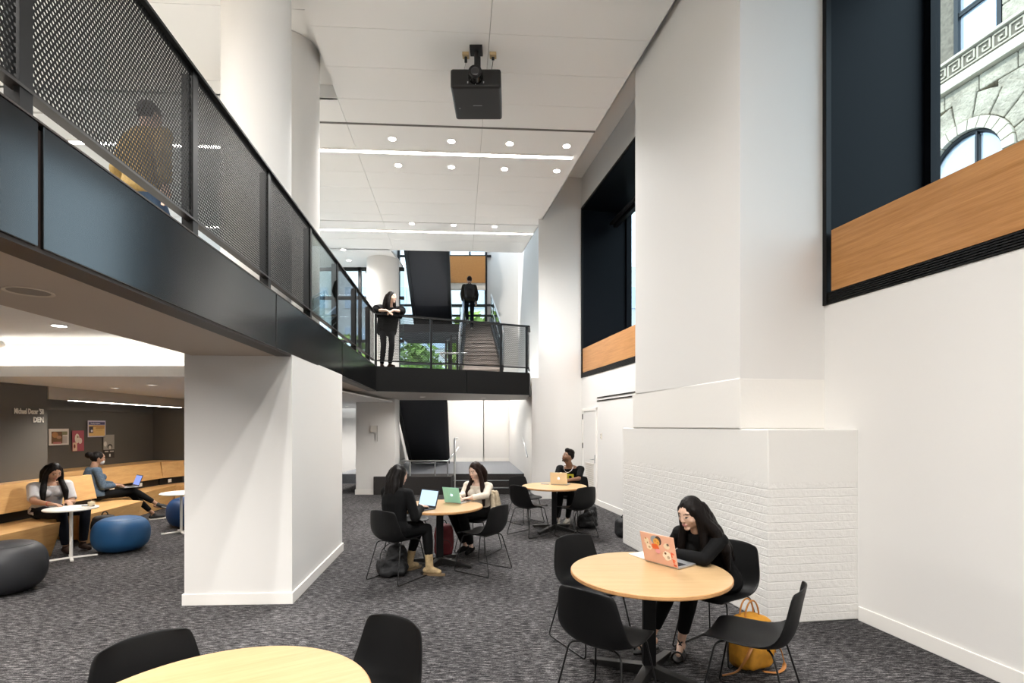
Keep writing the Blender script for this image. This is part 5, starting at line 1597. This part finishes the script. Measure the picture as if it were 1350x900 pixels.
p.shoes('dark_shoe', cloth('shoe_brown', '2a1c16'))
hp = p.hp; ch = []
for sx in (-1, 1):
    ch.append(([hp(.064 * sx, .012, .055), hp(.084 * sx, .012, -.03), hp(.090 * sx, .03, -.11), p.N + p.Ls * -sx * .12 + p.f * .13 + V((0, 0, -.13)), p.N + p.Ls * -sx * .12 + p.f * .14 + V((0, 0, -.26))], [.026, .031, .034, .036, .02]))
for x in (-.05, 0, .05): ch.append(([hp(x, -.06, .04), hp(x * 1.2, -.09, -.05), p.N - p.f * .08 + p.Ls * -x + V((0, 0, -.02)), p.N.lerp(p.H, .25) - p.f * .13 + p.Ls * -x * 1.5], [.045, .05, .045, .03]))
p.hair(HBLK, ch, vox=.009)
m = MB(); w_ = p.arms[-1][2]; e_ = p.arms[-1][1]; d_ = (w_ - e_).normalized()
m.tube([w_ - d_ * .03 + (V((0, 0, 1)) * math.cos(a) + d_.cross(V((0, 0, 1))).normalized() * math.sin(a)) * .031 for a in [2 * PI * i / 20 for i in range(20)]], .005, 8, closed=True)
o = m.build('bracelet', mat('bracelet_red', 'a8483a', .5), p.root, smooth=60); p.fin(o)

# ---- 6 the woman in denim with a laptop on her lap
p = Person('woman in a denim jacket with hair bun and a laptop on her lap', (-6.98, 8.60, .55), (.57, .82), (-7.03, 8.60, 1.02), (-7.005, 8.665, 1.165), (.62, .74, -.22), skin=(.34, .19, .12), vox=.0085, shoulder=.175)
p.arm(-1, (-6.80, 8.78, .70), pole=(.2, -.6, -.8), hd=(.5, .75, -.1), curl=.45); p.arm(1, (-6.90, 8.90, .70), pole=(-.7, .4, -.8), hd=(.6, .7, -.1), curl=.45)
p.leg(-1, (-6.42, 9.27, .30), knee=(-6.68, 9.02, .585), toe=(.60, .62, -.25)); p.leg(1, (-6.56, 9.38, .10), knee=(-6.76, 9.08, .52), toe=(.60, .75, 0))
p.build_body(); p.top('denim_jacket', cloth('denim', '4d5d6d', .25, 40), .92, .018, hem=-.06); p.pants('black_leggings', BLACKPANT, .80, .008)
p.shoes('black_sneaker', mat('sneaker_black', '141414', .6), mat('sole_white'))
p.hair(HBLK, [], vox=.009, capr=(.080, .096, .102), capo=(0, -.018, .020), extra=(((0, -.135, .035), (.06, .055, .055)),))
hp = p.hp
m = MB(); m.ell(hp(0, .052, -.045), (.054, .050, .046), p.HM); o = mesh_remesh(m, 'face_mask', mat('mask_pale', 'c4c9cc', .8), p.root, .007, 2); p.fin(o)
laptop('open laptop with a violet-blue screen on the lap of the woman in denim', (-6.555, 8.985), (-6.79, 9.155), .35, mat('dark_shell'), ALU, z=.645, screen=emit_mat('screen_violet', (.28, .36, .82), .85), lid_h=.2)

# ---- 7 the woman leaning on the bridge railing
p = Person('woman in a black shirt leaning with folded arms on the bridge railing', (-2.56, 10.48, 3.70), (.38, -.92), (-2.44, 10.23, 4.11), (-2.385, 10.16, 4.26), (.90, -.42, -.05), skin=(.62, .42, .32), lip=(.45, .2, .18), vox=.009, shoulder=.185, scale=.98)
p.arm(-1, (-2.46, 10.02, 3.975), elbow=(-2.66, 10.04, 3.985), hd=(.85, .0, -.35), n=(0, .3, -1), curl=.5); p.arm(1, (-2.33, 10.055, 3.985), elbow=(-2.20, 10.17, 3.995), hd=(-.75, -.45, -.45), n=(0, .3, -1), curl=.5)
p.leg(-1, (-2.66, 10.46, 2.97), toe=(.4, -.9, 0)); p.leg(1, (-2.48, 10.40, 2.97), toe=(.7, -.7, 0))
p.drape = True; p.build_body(); p.top('black_shirt', cloth('black_linen', '08090a', .2, 30), .46, .028, hem=-.22, bag=.03); p.pants('dark_jeans', NAVYJEAN, .95, .008)
p.shoes('dark_shoe', cloth('shoe_brown'))
hp = p.hp; ch = []
for sx in (-1, 1): ch.append(([hp(.055 * sx, .01, .05), hp(.078 * sx, -.005, -.03), hp(.09 * sx, .0, -.12), hp(.09 * sx, .02, -.24)], [.028, .034, .036, .02]))
for x in (-.05, 0, .05): ch.append(([hp(x, -.07, .03), hp(x * 1.2, -.10, -.06), hp(x * 1.4, -.12, -.18), hp(x * 1.2, -.12, -.26)], [.045, .05, .045, .03]))
p.hair(HBLK, ch, vox=.010)

# ---- 8 the man climbing the stairs
p = Person('man with a black backpack seen from behind, climbing the grey stairs', (-1.34, 16.15, 5.66), (-.15, .98), (-1.35, 16.20, 6.18), (-1.355, 16.25, 6.345), (-.35, .93, -.05), male=True, skin=(.5, .32, .24), vox=.011, shoulder=.17)
p.arm(1, (-1.55, 16.25, 5.66), pole=(-.3, -.8, 0), curl=.5); p.arm(-1, (-1.14, 16.36, 5.70), pole=(.3, -.8, 0), curl=.5)
yb = 16.02; p.leg(-1, (-1.26, 16.04, fl(15.95) + .09 + .05), toe=(0, 1, 0)); p.leg(1, (-1.43, 16.42, fl(16.42) + .26), toe=(0, 1, 0))
p.build_body(); p.top('dark_jacket', cloth('dark_jacket', '26241f'), .95, .022); p.pants('dark_jeans', NAVYJEAN, .96); p.shoes('white_sneaker', mat('sneaker_white'), mat('sole_white'))
p.hair(HBRN, [], vox=.010, capr=(.080, .096, .098), capo=(0, -.016, .022))
t = thing('backpack', 'black backpack worn by the man climbing the stairs', 'backpack', (-1.33, 15.985, 5.70), .15)
m = MB(); slab(m, (0, 0, .22), (.31, .17, .46)); slab(m, (0, -.085, .14), (.24, .08, .24)); soft(m, 'bag_body', BAGB, t, .012, .006)
m = MB(); m.tube([(.04 * math.cos(a), .02, .44 + .05 * math.sin(a)) for a in [PI * i / 8 for i in range(9)]], .008, 8); m.build('handle', BAGS, t, smooth=60)

# ---- 9 the passer-by on the mezzanine
p = Person('person in a khaki jacket and blue jeans walking behind the perforated balcony panels', (-3.18, 4.42, 3.74), (.25, .97), (-3.17, 4.45, 4.27), (-3.165, 4.48, 4.43), (.3, .95, -.1), male=True, skin=(.5, .33, .25), vox=.011, shoulder=.19)
p.arm(1, (-3.44, 4.58, 3.74), pole=(-.4, -.8, 0), curl=.5); p.arm(-1, (-2.92, 4.32, 3.74), pole=(.4, -.8, 0), curl=.5)
p.leg(1, (-3.27, 4.18, 2.98)); p.leg(-1, (-3.08, 4.66, 2.97))
p.build_body(); p.top('khaki_jacket', cloth('khaki', '8a7448'), .95, .022); p.pants('blue_jeans', cloth('blue_jean', '3d4f66'), .96); p.shoes('dark_shoe', cloth('shoe_brown'))
p.hair(HBRN, [], vox=.010, capr=(.081, .097, .098), capo=(0, -.016, .022))
# ================================================================== street outside
# ------------ stone building across the street, in its own frame: x along the facade, z up, -y towards the room
fx0, fy0 = 15.07 + .1867 * 0, 15.397        # a point of the facade plane: x = 15.92 - .1867 y
fy0 = 15.0; fx0 = 15.92 - .1867 * fy0
fang = math.atan2(-1, .1867)                # runs towards the camera
B = thing('stone_building', 'pale stone building across the street seen through the near window', 'building', (fx0, fy0, 0), fang)
STONE = None
m_, nt_, b_, out_ = new_mat('ashlar_stone'); k_ = NT(nt_)
vec_ = k_.mapping('Object')
n1 = k_.noise(vec_, 3.0, 5, .65); n2 = k_.noise(vec_, 14, 4, .6)
k_.l(k_.ramp(n1, [(.3, '8f8779'), (.7, 'c2bba9')]), b_.inputs['Base Color']); b_.inputs['Roughness'].default_value = .85
k_.bump(k_.math('ADD', n1, k_.math('MULTIPLY', n2, .5)), .9, .12, b_)
STONE = m_
SMOOTHST = mat('smooth_stone', 'c9c2b2', .8, noise_amt=.08, noise_scale=6, bump=.15, bump_scale=40)
STDK = mat('weathered_stone', '6f685d', .85, noise_amt=.25, noise_scale=9)
WFR = mat('ext_window_frame', '1e2226', .4)
EXG = mat('ext_window_glass', 'b9c6d6', .06, spec=.9, metal=.35)
def fz(px, py):
    """photo pixel -> facade (x, z)"""
    k = (px - CU) / FPX
    y = 15.92 / (k + .1867)
    return ((fy0 - y) * math.hypot(1, .1867), HC - (py - HV) * y / FPX)
# arch centre and radius from the crown and springing
xc, zcrown = fz(1276, 176)
r0 = 1.02; zc = zcrown - r0
m = MB(); m.box((xc, .02, zc - 1.6), (2 * r0, .05, 3.2)); m.ell((xc, .02, zc), (r0, .03, r0), nu=48, nv=24); m.build('arch_glass', EXG, B)
m = MB(); m.tube([(xc + r0 * .97 * math.cos(PI * k / 24), -.02, zc + r0 * .97 * math.sin(PI * k / 24)) for k in range(25)], [.07] * 25, 8)
for dx in (-.04 * 0 + .30, ): m.box((xc + dx, -.03, zc - 1.2), (.12, .08, 4.0)); m.box((xc + dx + .0, -.05, zc - .6), (.05, .1, 3.0))
m.box((xc - .97, -.02, zc - 1.6), (.08, .08, 3.2)); m.box((xc + .97, -.02, zc - 1.6), (.08, .08, 3.2))
m.build('arch_frame', WFR, B)
nv = 13
for k in range(nv):
    a0, a1 = PI * k / nv + .012, PI * (k + 1) / nv - .012
    ring = lambda r, y: [(xc + r * math.cos(a), y, zc + r * math.sin(a)) for a in (a0, (a0 + a1) / 2, a1)]
    m = MB(); ri, ro = r0 + .0, r0 + .30
    A, C = ring(ri, -.22), ring(ro, -.22); D, E_ = ring(ri, .2), ring(ro, .2)
    m.add(A + C[::-1] + D + E_[::-1], [(0, 1, 2, 3, 4, 5), (11, 10, 9, 8, 7, 6), (0, 6, 7, 1), (1, 7, 8, 2), (2, 8, 9, 3), (3, 9, 10, 4), (4, 10, 11, 5), (5, 11, 6, 0)])
    m.build('arch_stone', SMOOTHST, B, bevel=.012)
for k in range(9):
    a0, a1 = PI * k / 9 + .012, PI * (k + 1) / 9 - .012
    ri, ro = r0 + .32, r0 + .98 + (.16 if k % 2 == 0 else 0)
    ring = lambda r, y: [(xc + r * math.cos(a), y, zc + r * math.sin(a)) for a in (a0, (a0 + a1) / 2, a1)]
    m = MB(); A, C = ring(ri, -.16), ring(ro, -.16); D, E_ = ring(ri, .2), ring(ro, .2)
    m.add(A + C[::-1] + D + E_[::-1], [(0, 1, 2, 3, 4, 5), (11, 10, 9, 8, 7, 6), (0, 6, 7, 1), (1, 7, 8, 2), (2, 8, 9, 3), (3, 9, 10, 4), (4, 10, 11, 5), (5, 11, 6, 0)])
    m.build('voussoir', STONE, B, bevel=.03)
zf = fz(1290, 88)[1]                          # underside of the key band
# ashlar courses around the arch (below the cornice) and above
def course(z0, z1, off, skip=None):
    x = -7.0 + off
    m = MB()
    while x < 9:
        L = .95
        a, b = x + .012, x + L - .012
        if skip is None or not (skip[0] < (a + b) / 2 < skip[1]):
            m.prism([(a, -.12), (b, -.12), (b, .3), (a, .3)], z0 + .012, z1 - .012)
        x += L
    return m
mm = MB()
z = zf - .30
zt = z; i = 0
while zt > 1:
    z0 = zt - .46
    half = 0
    zm = (z0 + zt) / 2
    R_ = r0 + 1.0
    if zm < zc: half = r0 + .34
    elif zm < zc + R_: half = max(r0 + .34 if zm < zc + .2 else 0, math.sqrt(max(0, R_ * R_ - (zm - zc) ** 2)) - .15)
    c_ = course(z0, zt, .47 * (i % 2), (xc - half, xc + half) if half > .2 else None)
    mm.add(c_.v, c_.f)
    zt = z0; i += 1
mm.build('ashlar_wall', STONE, B, bevel=.03)
m = MB(); m.prism([(-7, .1), (xc - r0 - .2, .1), (xc - r0 - .2, 1.5), (-7, 1.5)], 0, 22); m.prism([(xc + r0 + .2, .1), (9, .1), (9, 1.5), (xc + r0 + .2, 1.5)], 0, 22)
m.prism([(xc - r0 - .3, .12), (xc + r0 + .3, .12), (xc + r0 + .3, 1.5), (xc - r0 - .3, 1.5)], zc + r0 - .0, 22)
m.build('core_wall', STDK, B)
# cornice and key band
m = MB(); m.prism([(-7, -.30), (9, -.30), (9, .2), (-7, .2)], zf - .30, zf - .02); m.prism([(-7, -.38), (9, -.38), (9, .2), (-7, .2)], zf + .46, zf + .54); m.build('cornice', SMOOTHST, B, bevel=.02)
m = MB(); m.prism([(-7, -.26), (9, -.26), (9, .2), (-7, .2)], zf - .02, zf + .46); m.build('key_band_ground', STDK, B)
m = MB(); u = .40; zz0, zz1 = zf + .05, zf + .40; wv = .042
x = -6.5
while x < 8.5:
    H = zz1 - zz0
    path = [(x, zz0), (x, zz1), (x + u * .78, zz1), (x + u * .78, zz0 + H * .28), (x + u * .34, zz0 + H * .28), (x + u * .34, zz0 + H * .62), (x + u * .56, zz0 + H * .62)]
    for a, b in zip(path, path[1:]): m.bar((a[0], -.275, a[1]), (b[0], -.275, b[1]), wv, .05, up=(0, 1, 0))
    m.bar((x, -.275, zz0), (x + u, -.275, zz0), wv, .05, up=(0, 1, 0))
    x += u
m.build('key_pattern', mat('key_stone', 'b3ab9a', .8), B)
# upper window
zsill = zf + .54
xl = fz(1264, 60)[0]; xr_ = fz(1321, 30)[0]
m = MB()
m.box(((xl + xr_) / 2, .02, zsill + 1.9), (xr_ - xl, .05, 3.8)); m.build('upper_glass', EXG, B)
m = MB()
for x in (xl, xr_): m.box((x, -.04, zsill + 1.9), (.12, .14, 3.8))
for zz in (zsill + .05, zsill + 1.25, zsill + 1.32): m.box(((xl + xr_) / 2, -.03, zz), (xr_ - xl, .1, .06))
m.build('upper_frame', WFR, B)
m = MB(); m.prism([(xl - .55, -.10), (xl - .05, -.02), (xl - .05, .3), (xl - .55, .3)], zsill, zsill + 6); m.build('window_pier', STDK, B)
m = MB(); m.prism([(xl - 1.6, -.22), (xl - .55, -.22), (xl - .55, .3), (xl - 1.6, .3)], zsill, zsill + .5); m.prism([(xl - 1.7, -.15), (xl - .6, -.15), (xl - .6, .3), (xl - 1.7, .3)], zsill + .5, zsill + 6); m.build('pale_pier', SMOOTHST, B, bevel=.02)
mm = MB(); zt = zsill
for i in range(10):
    c_ = course(zt, zt + .62, .3 * (i % 2)); 
    x = xr_ + .08
    while x < 7:
        L = 1.1 - .2 * (i % 2)
        mm.prism([(x + .012, -.14), (x + L - .012, -.14), (x + L - .012, .3), (x + .012, .3)], zt + .012, zt + .61); x += L
    zt += .62
mm.build('upper_ashlar', STONE, B, bevel=.03)

# ------------ street, trees and a pale block behind the stair window
mb = MB(); mb.prism([(-40, 20.6), (40, 20.6), (40, 80), (-40, 80)], -.15, -.05); mb.prism([(5.3, -20), (40, -20), (40, 20.6), (5.3, 20.6)], -.15, -.05)
structure('ground_street', mb, mat('asphalt', '77777a', .9))
LEAF = [mat('leaf_a', '6d8a3a', .7, noise_amt=.5, noise_scale=3), mat('leaf_b', '8aa24c', .7, noise_amt=.5, noise_scale=3), mat('leaf_c', '54702f', .7, noise_amt=.5, noise_scale=3)]
BARK = mat('bark', '4a3d33', .9)
def tree(label, x, y, h, r, k, seed):
    t = thing('street_tree', label, 'tree', (x, y, -.05), group='street trees beyond the stair window')
    m = MB(); m.tube([(0, 0, 0), (.05, .03, h * .35), (-.03, 0, h * .6)], [.14, .11, .06], 10); m.build('trunk', BARK, t, smooth=60)
    rnd = random.Random(seed); m = MB()
    for i in range(750):
        while True:
            d = V((rnd.uniform(-1, 1), rnd.uniform(-1, 1), rnd.uniform(-1, 1)))
            if .35 < d.length < 1: break
        c = V((d.x * r, d.y * r, h * .66 + d.z * h * .36))
        s = rnd.uniform(.16, .34)
        a = V((rnd.uniform(-1, 1), rnd.uniform(-1, 1), rnd.uniform(-1, 1))).normalized(); b = a.orthogonal().normalized()
        m.add([c - a * s, c + b * s * .6, c + a * s, c - b * s * .6], [(0, 1, 2, 3)])
    o = m.build('crown', LEAF[k], t, fix=False)
tree('bright green tree right behind the climbing man', -1.9, 25.5, 7.4, 1.5, 1, 3)
tree('green tree seen below the upper black stair through the mesh railing', -5.2, 28.3, 6.4, 1.55, 0, 4)
tree('green tree farthest left beyond the glass behind the balcony', -12.6, 24, 6.6, 2.2, 2, 5)
tree('green tree behind the round column by the bridge', -8.7, 27.5, 6.5, 1.7, 1, 6)
tree('leafy street tree outside the windows of the right wall', 8.2, 21.5, 6.2, 2.2, 0, 8)
b2 = thing('office_block', 'pale office block far beyond the street trees', 'building', (-8, 46, 0))
m = MB(); m.box((0, 3, 8), (46, 6, 16)); m.build('wall', mat('block_pale', 'cfd0cf', .7), b2)
for r_ in range(4):
    for c in range(12):
        m = MB(); m.box((-20 + c * 3.5, -.02, 2.4 + r_ * 3.6), (2.0, .1, 1.9)); m.build('window', EXG, b2)
# ================================================================== daylight and lamps
w = bpy.data.worlds.new('World'); SC.world = w; w.use_nodes = True
bg = w.node_tree.nodes['Background']
bg.inputs[0].default_value = (.70, .86, 1.0, 1); bg.inputs[1].default_value = 2.4
sun = bpy.data.lights.new('sun', 'SUN'); sun.energy = 3.0; sun.angle = .03; sun.color = (1, .96, .90)
o = bpy.data.objects.new('sun', sun); COL.objects.link(o)
o.rotation_euler = V((.74, .18, -.65)).to_track_quat('-Z', 'Y').to_euler()
def area(name, loc, size, power, color, rot=(0, 0, 0), sy=None):
    l = bpy.data.lights.new(name, 'AREA'); l.energy = power; l.color = color
    l.shape = 'RECTANGLE'; l.size = size; l.size_y = sy or size
    o = bpy.data.objects.new(name, l); COL.objects.link(o); o.location = loc; o.rotation_euler = rot
    return o
WARM = (1, .955, .90)
# cove lamps hidden on the bulkhead's lip and along the soffit's inner edge
m = MB(); m.prism([(-11.5, 6.30), (-3.5, 6.30), (-3.5, 6.34), (-11.5, 6.34)], 2.345, 2.365)
t = m.build('cove_lamp', emit_mat('cove_glow', (1, .93, .82), 16)); tag(t, 'hidden light strip behind the white bulkhead lip over the alcove', 'light strip')
# downlights of the alcove and of the hall's near half (many outside the frame, some added only for brightness)
for i, (x, y) in enumerate(((-3.55, 2.7), (-3.6, .6), (-4.4, 3.2), (-5.6, 3.0), (-4.6, 5.2), (-5.9, 5.3), (-7.4, 4.6))):  # first two added out of view to brighten the pier front
    t = thing('downlight', 'recessed coffer downlight over the alcove, some of them added to brighten the pier', 'ceiling light', (x, y, 2.735), group='round recessed alcove downlights')
    m = MB(); m.ring([(.06, -.005), (.08, -.005), (.08, .004), (.06, .004)], 20); m.build('trim_ring', TRIMW, t)
    m = MB(); m.lathe([(.06, -.003), (.06, .002)], 20); m.build('lens', LAMP, t)
    l = bpy.data.lights.new('downlight_beam', 'SPOT'); l.energy = 260 if i < 2 else 130; l.spot_size = math.radians(160 if i < 2 else 130); l.spot_blend = .8; l.shadow_soft_size = .06; l.color = WARM
    o = bpy.data.objects.new('downlight_beam', l); COL.objects.link(o); o.parent = t; o.location = (0, 0, -.03)
for i, (x, y) in enumerate(((-5.2, 7.4), (-5.0, 9.3), (-6.2, 8.0), (-6.0, 10.2), (-4.0, 10.8), (-5.0, 15.5), (-7, 15.5))):  # dim-lensed lamps added to brighten the alcove and the far corridor
    t = thing('downlight', 'added downlight in the low ceiling, brightening alcove and corridor', 'ceiling light', (x, y, 2.309), group='added low-ceiling downlights')
    m = MB(); m.ring([(.05, -.005), (.066, -.005), (.066, .004), (.05, .004)], 20); m.build('trim_ring', TRIMW, t)
    m = MB(); m.lathe([(.05, -.003), (.05, .002)], 20); m.build('lens', emit_mat('added_lamp_dim', (1, .95, .88), .9), t)
    l = bpy.data.lights.new('downlight_beam', 'SPOT'); l.energy = 85 if y < 14 else 170; l.spot_size = math.radians(140 if y < 14 else 170); l.spot_blend = .6; l.shadow_soft_size = .06; l.color = WARM
    o = bpy.data.objects.new('downlight_beam', l); COL.objects.link(o); o.parent = t; o.location = (0, 0, -.03)
for i, (x, y) in enumerate(((-3.5, 11.3), (-2.1, 12.0), (-.7, 12.5))):  # lamps added under the bridge to brighten the lobby walls
    t = thing('downlight', 'added downlight in the underside of the bridge, brightening the lobby front', 'ceiling light', (x, y, ZS), group='added bridge downlights')
    m = MB(); m.ring([(.05, -.004), (.066, -.004), (.066, .004), (.05, .004)], 20); m.build('trim_ring', TRIMW, t)
    m = MB(); m.lathe([(.05, -.003), (.05, .002)], 20); m.build('lens', emit_mat('added_lamp_dim', (1, .95, .88), .9), t)
    l = bpy.data.lights.new('downlight_beam', 'SPOT'); l.energy = 70; l.spot_size = math.radians(165); l.spot_blend = .6; l.shadow_soft_size = .06; l.color = WARM
    o = bpy.data.objects.new('downlight_beam', l); COL.objects.link(o); o.parent = t; o.location = (0, 0, -.03)
for b in (-2.4, .4, 3.4):
    for a in (-1.3, -.2, .9):
        x, y = CT(a, b)
        downlight(x, y, ZC - .001, 'recessed downlight in the near part of the hall ceiling', power={-2.4: 60, .4: 30, 3.4: 12}[b])
for b in (0.5, 3.6):
    for a in (-4.3, -6.0, -7.8):
        x, y = CT(a, b); downlight(x, y, 6.738, 'recessed downlight over the mezzanine', power=50)
for (x, y) in ((-1.0, 16.5), (-3.0, 16.5)):  # point lights without fixtures, added to brighten the lower lobby
    l = bpy.data.lights.new('lobby_fill', 'POINT'); l.energy = 130; l.shadow_soft_size = .15; l.color = (1, .93, .85)
    o = bpy.data.objects.new('lobby_fill', l); COL.objects.link(o); o.location = (x, y, 2.9)

# ================================================================== camera and view
cam = bpy.data.cameras.new('camera'); co = bpy.data.objects.new('camera', cam); COL.objects.link(co)
cam.sensor_width = 36; cam.sensor_fit = 'HORIZONTAL'; cam.lens = 18.0
cam.shift_y = (HV - 450) / 1350; cam.shift_x = 0
cam.clip_start = .05; cam.clip_end = 200
co.location = (0, 0, HC); co.rotation_euler = (PI / 2, 0, 0)
SC.camera = co
vs = SC.view_settings
vs.view_transform = 'Standard'; vs.look = 'None'; vs.gamma = 1.0; vs.use_curve_mapping = False; vs.exposure = 0.62
SC.cycles.use_denoising = True
SC.cycles.max_bounces = 8; SC.cycles.diffuse_bounces = 5; SC.cycles.glossy_bounces = 3; SC.cycles.transparent_max_bounces = 16; SC.cycles.transmission_bounces = 4
SC.cycles.caustics_reflective = False; SC.cycles.caustics_refractive = False
SC.cycles.sample_clamp_indirect = 6.0
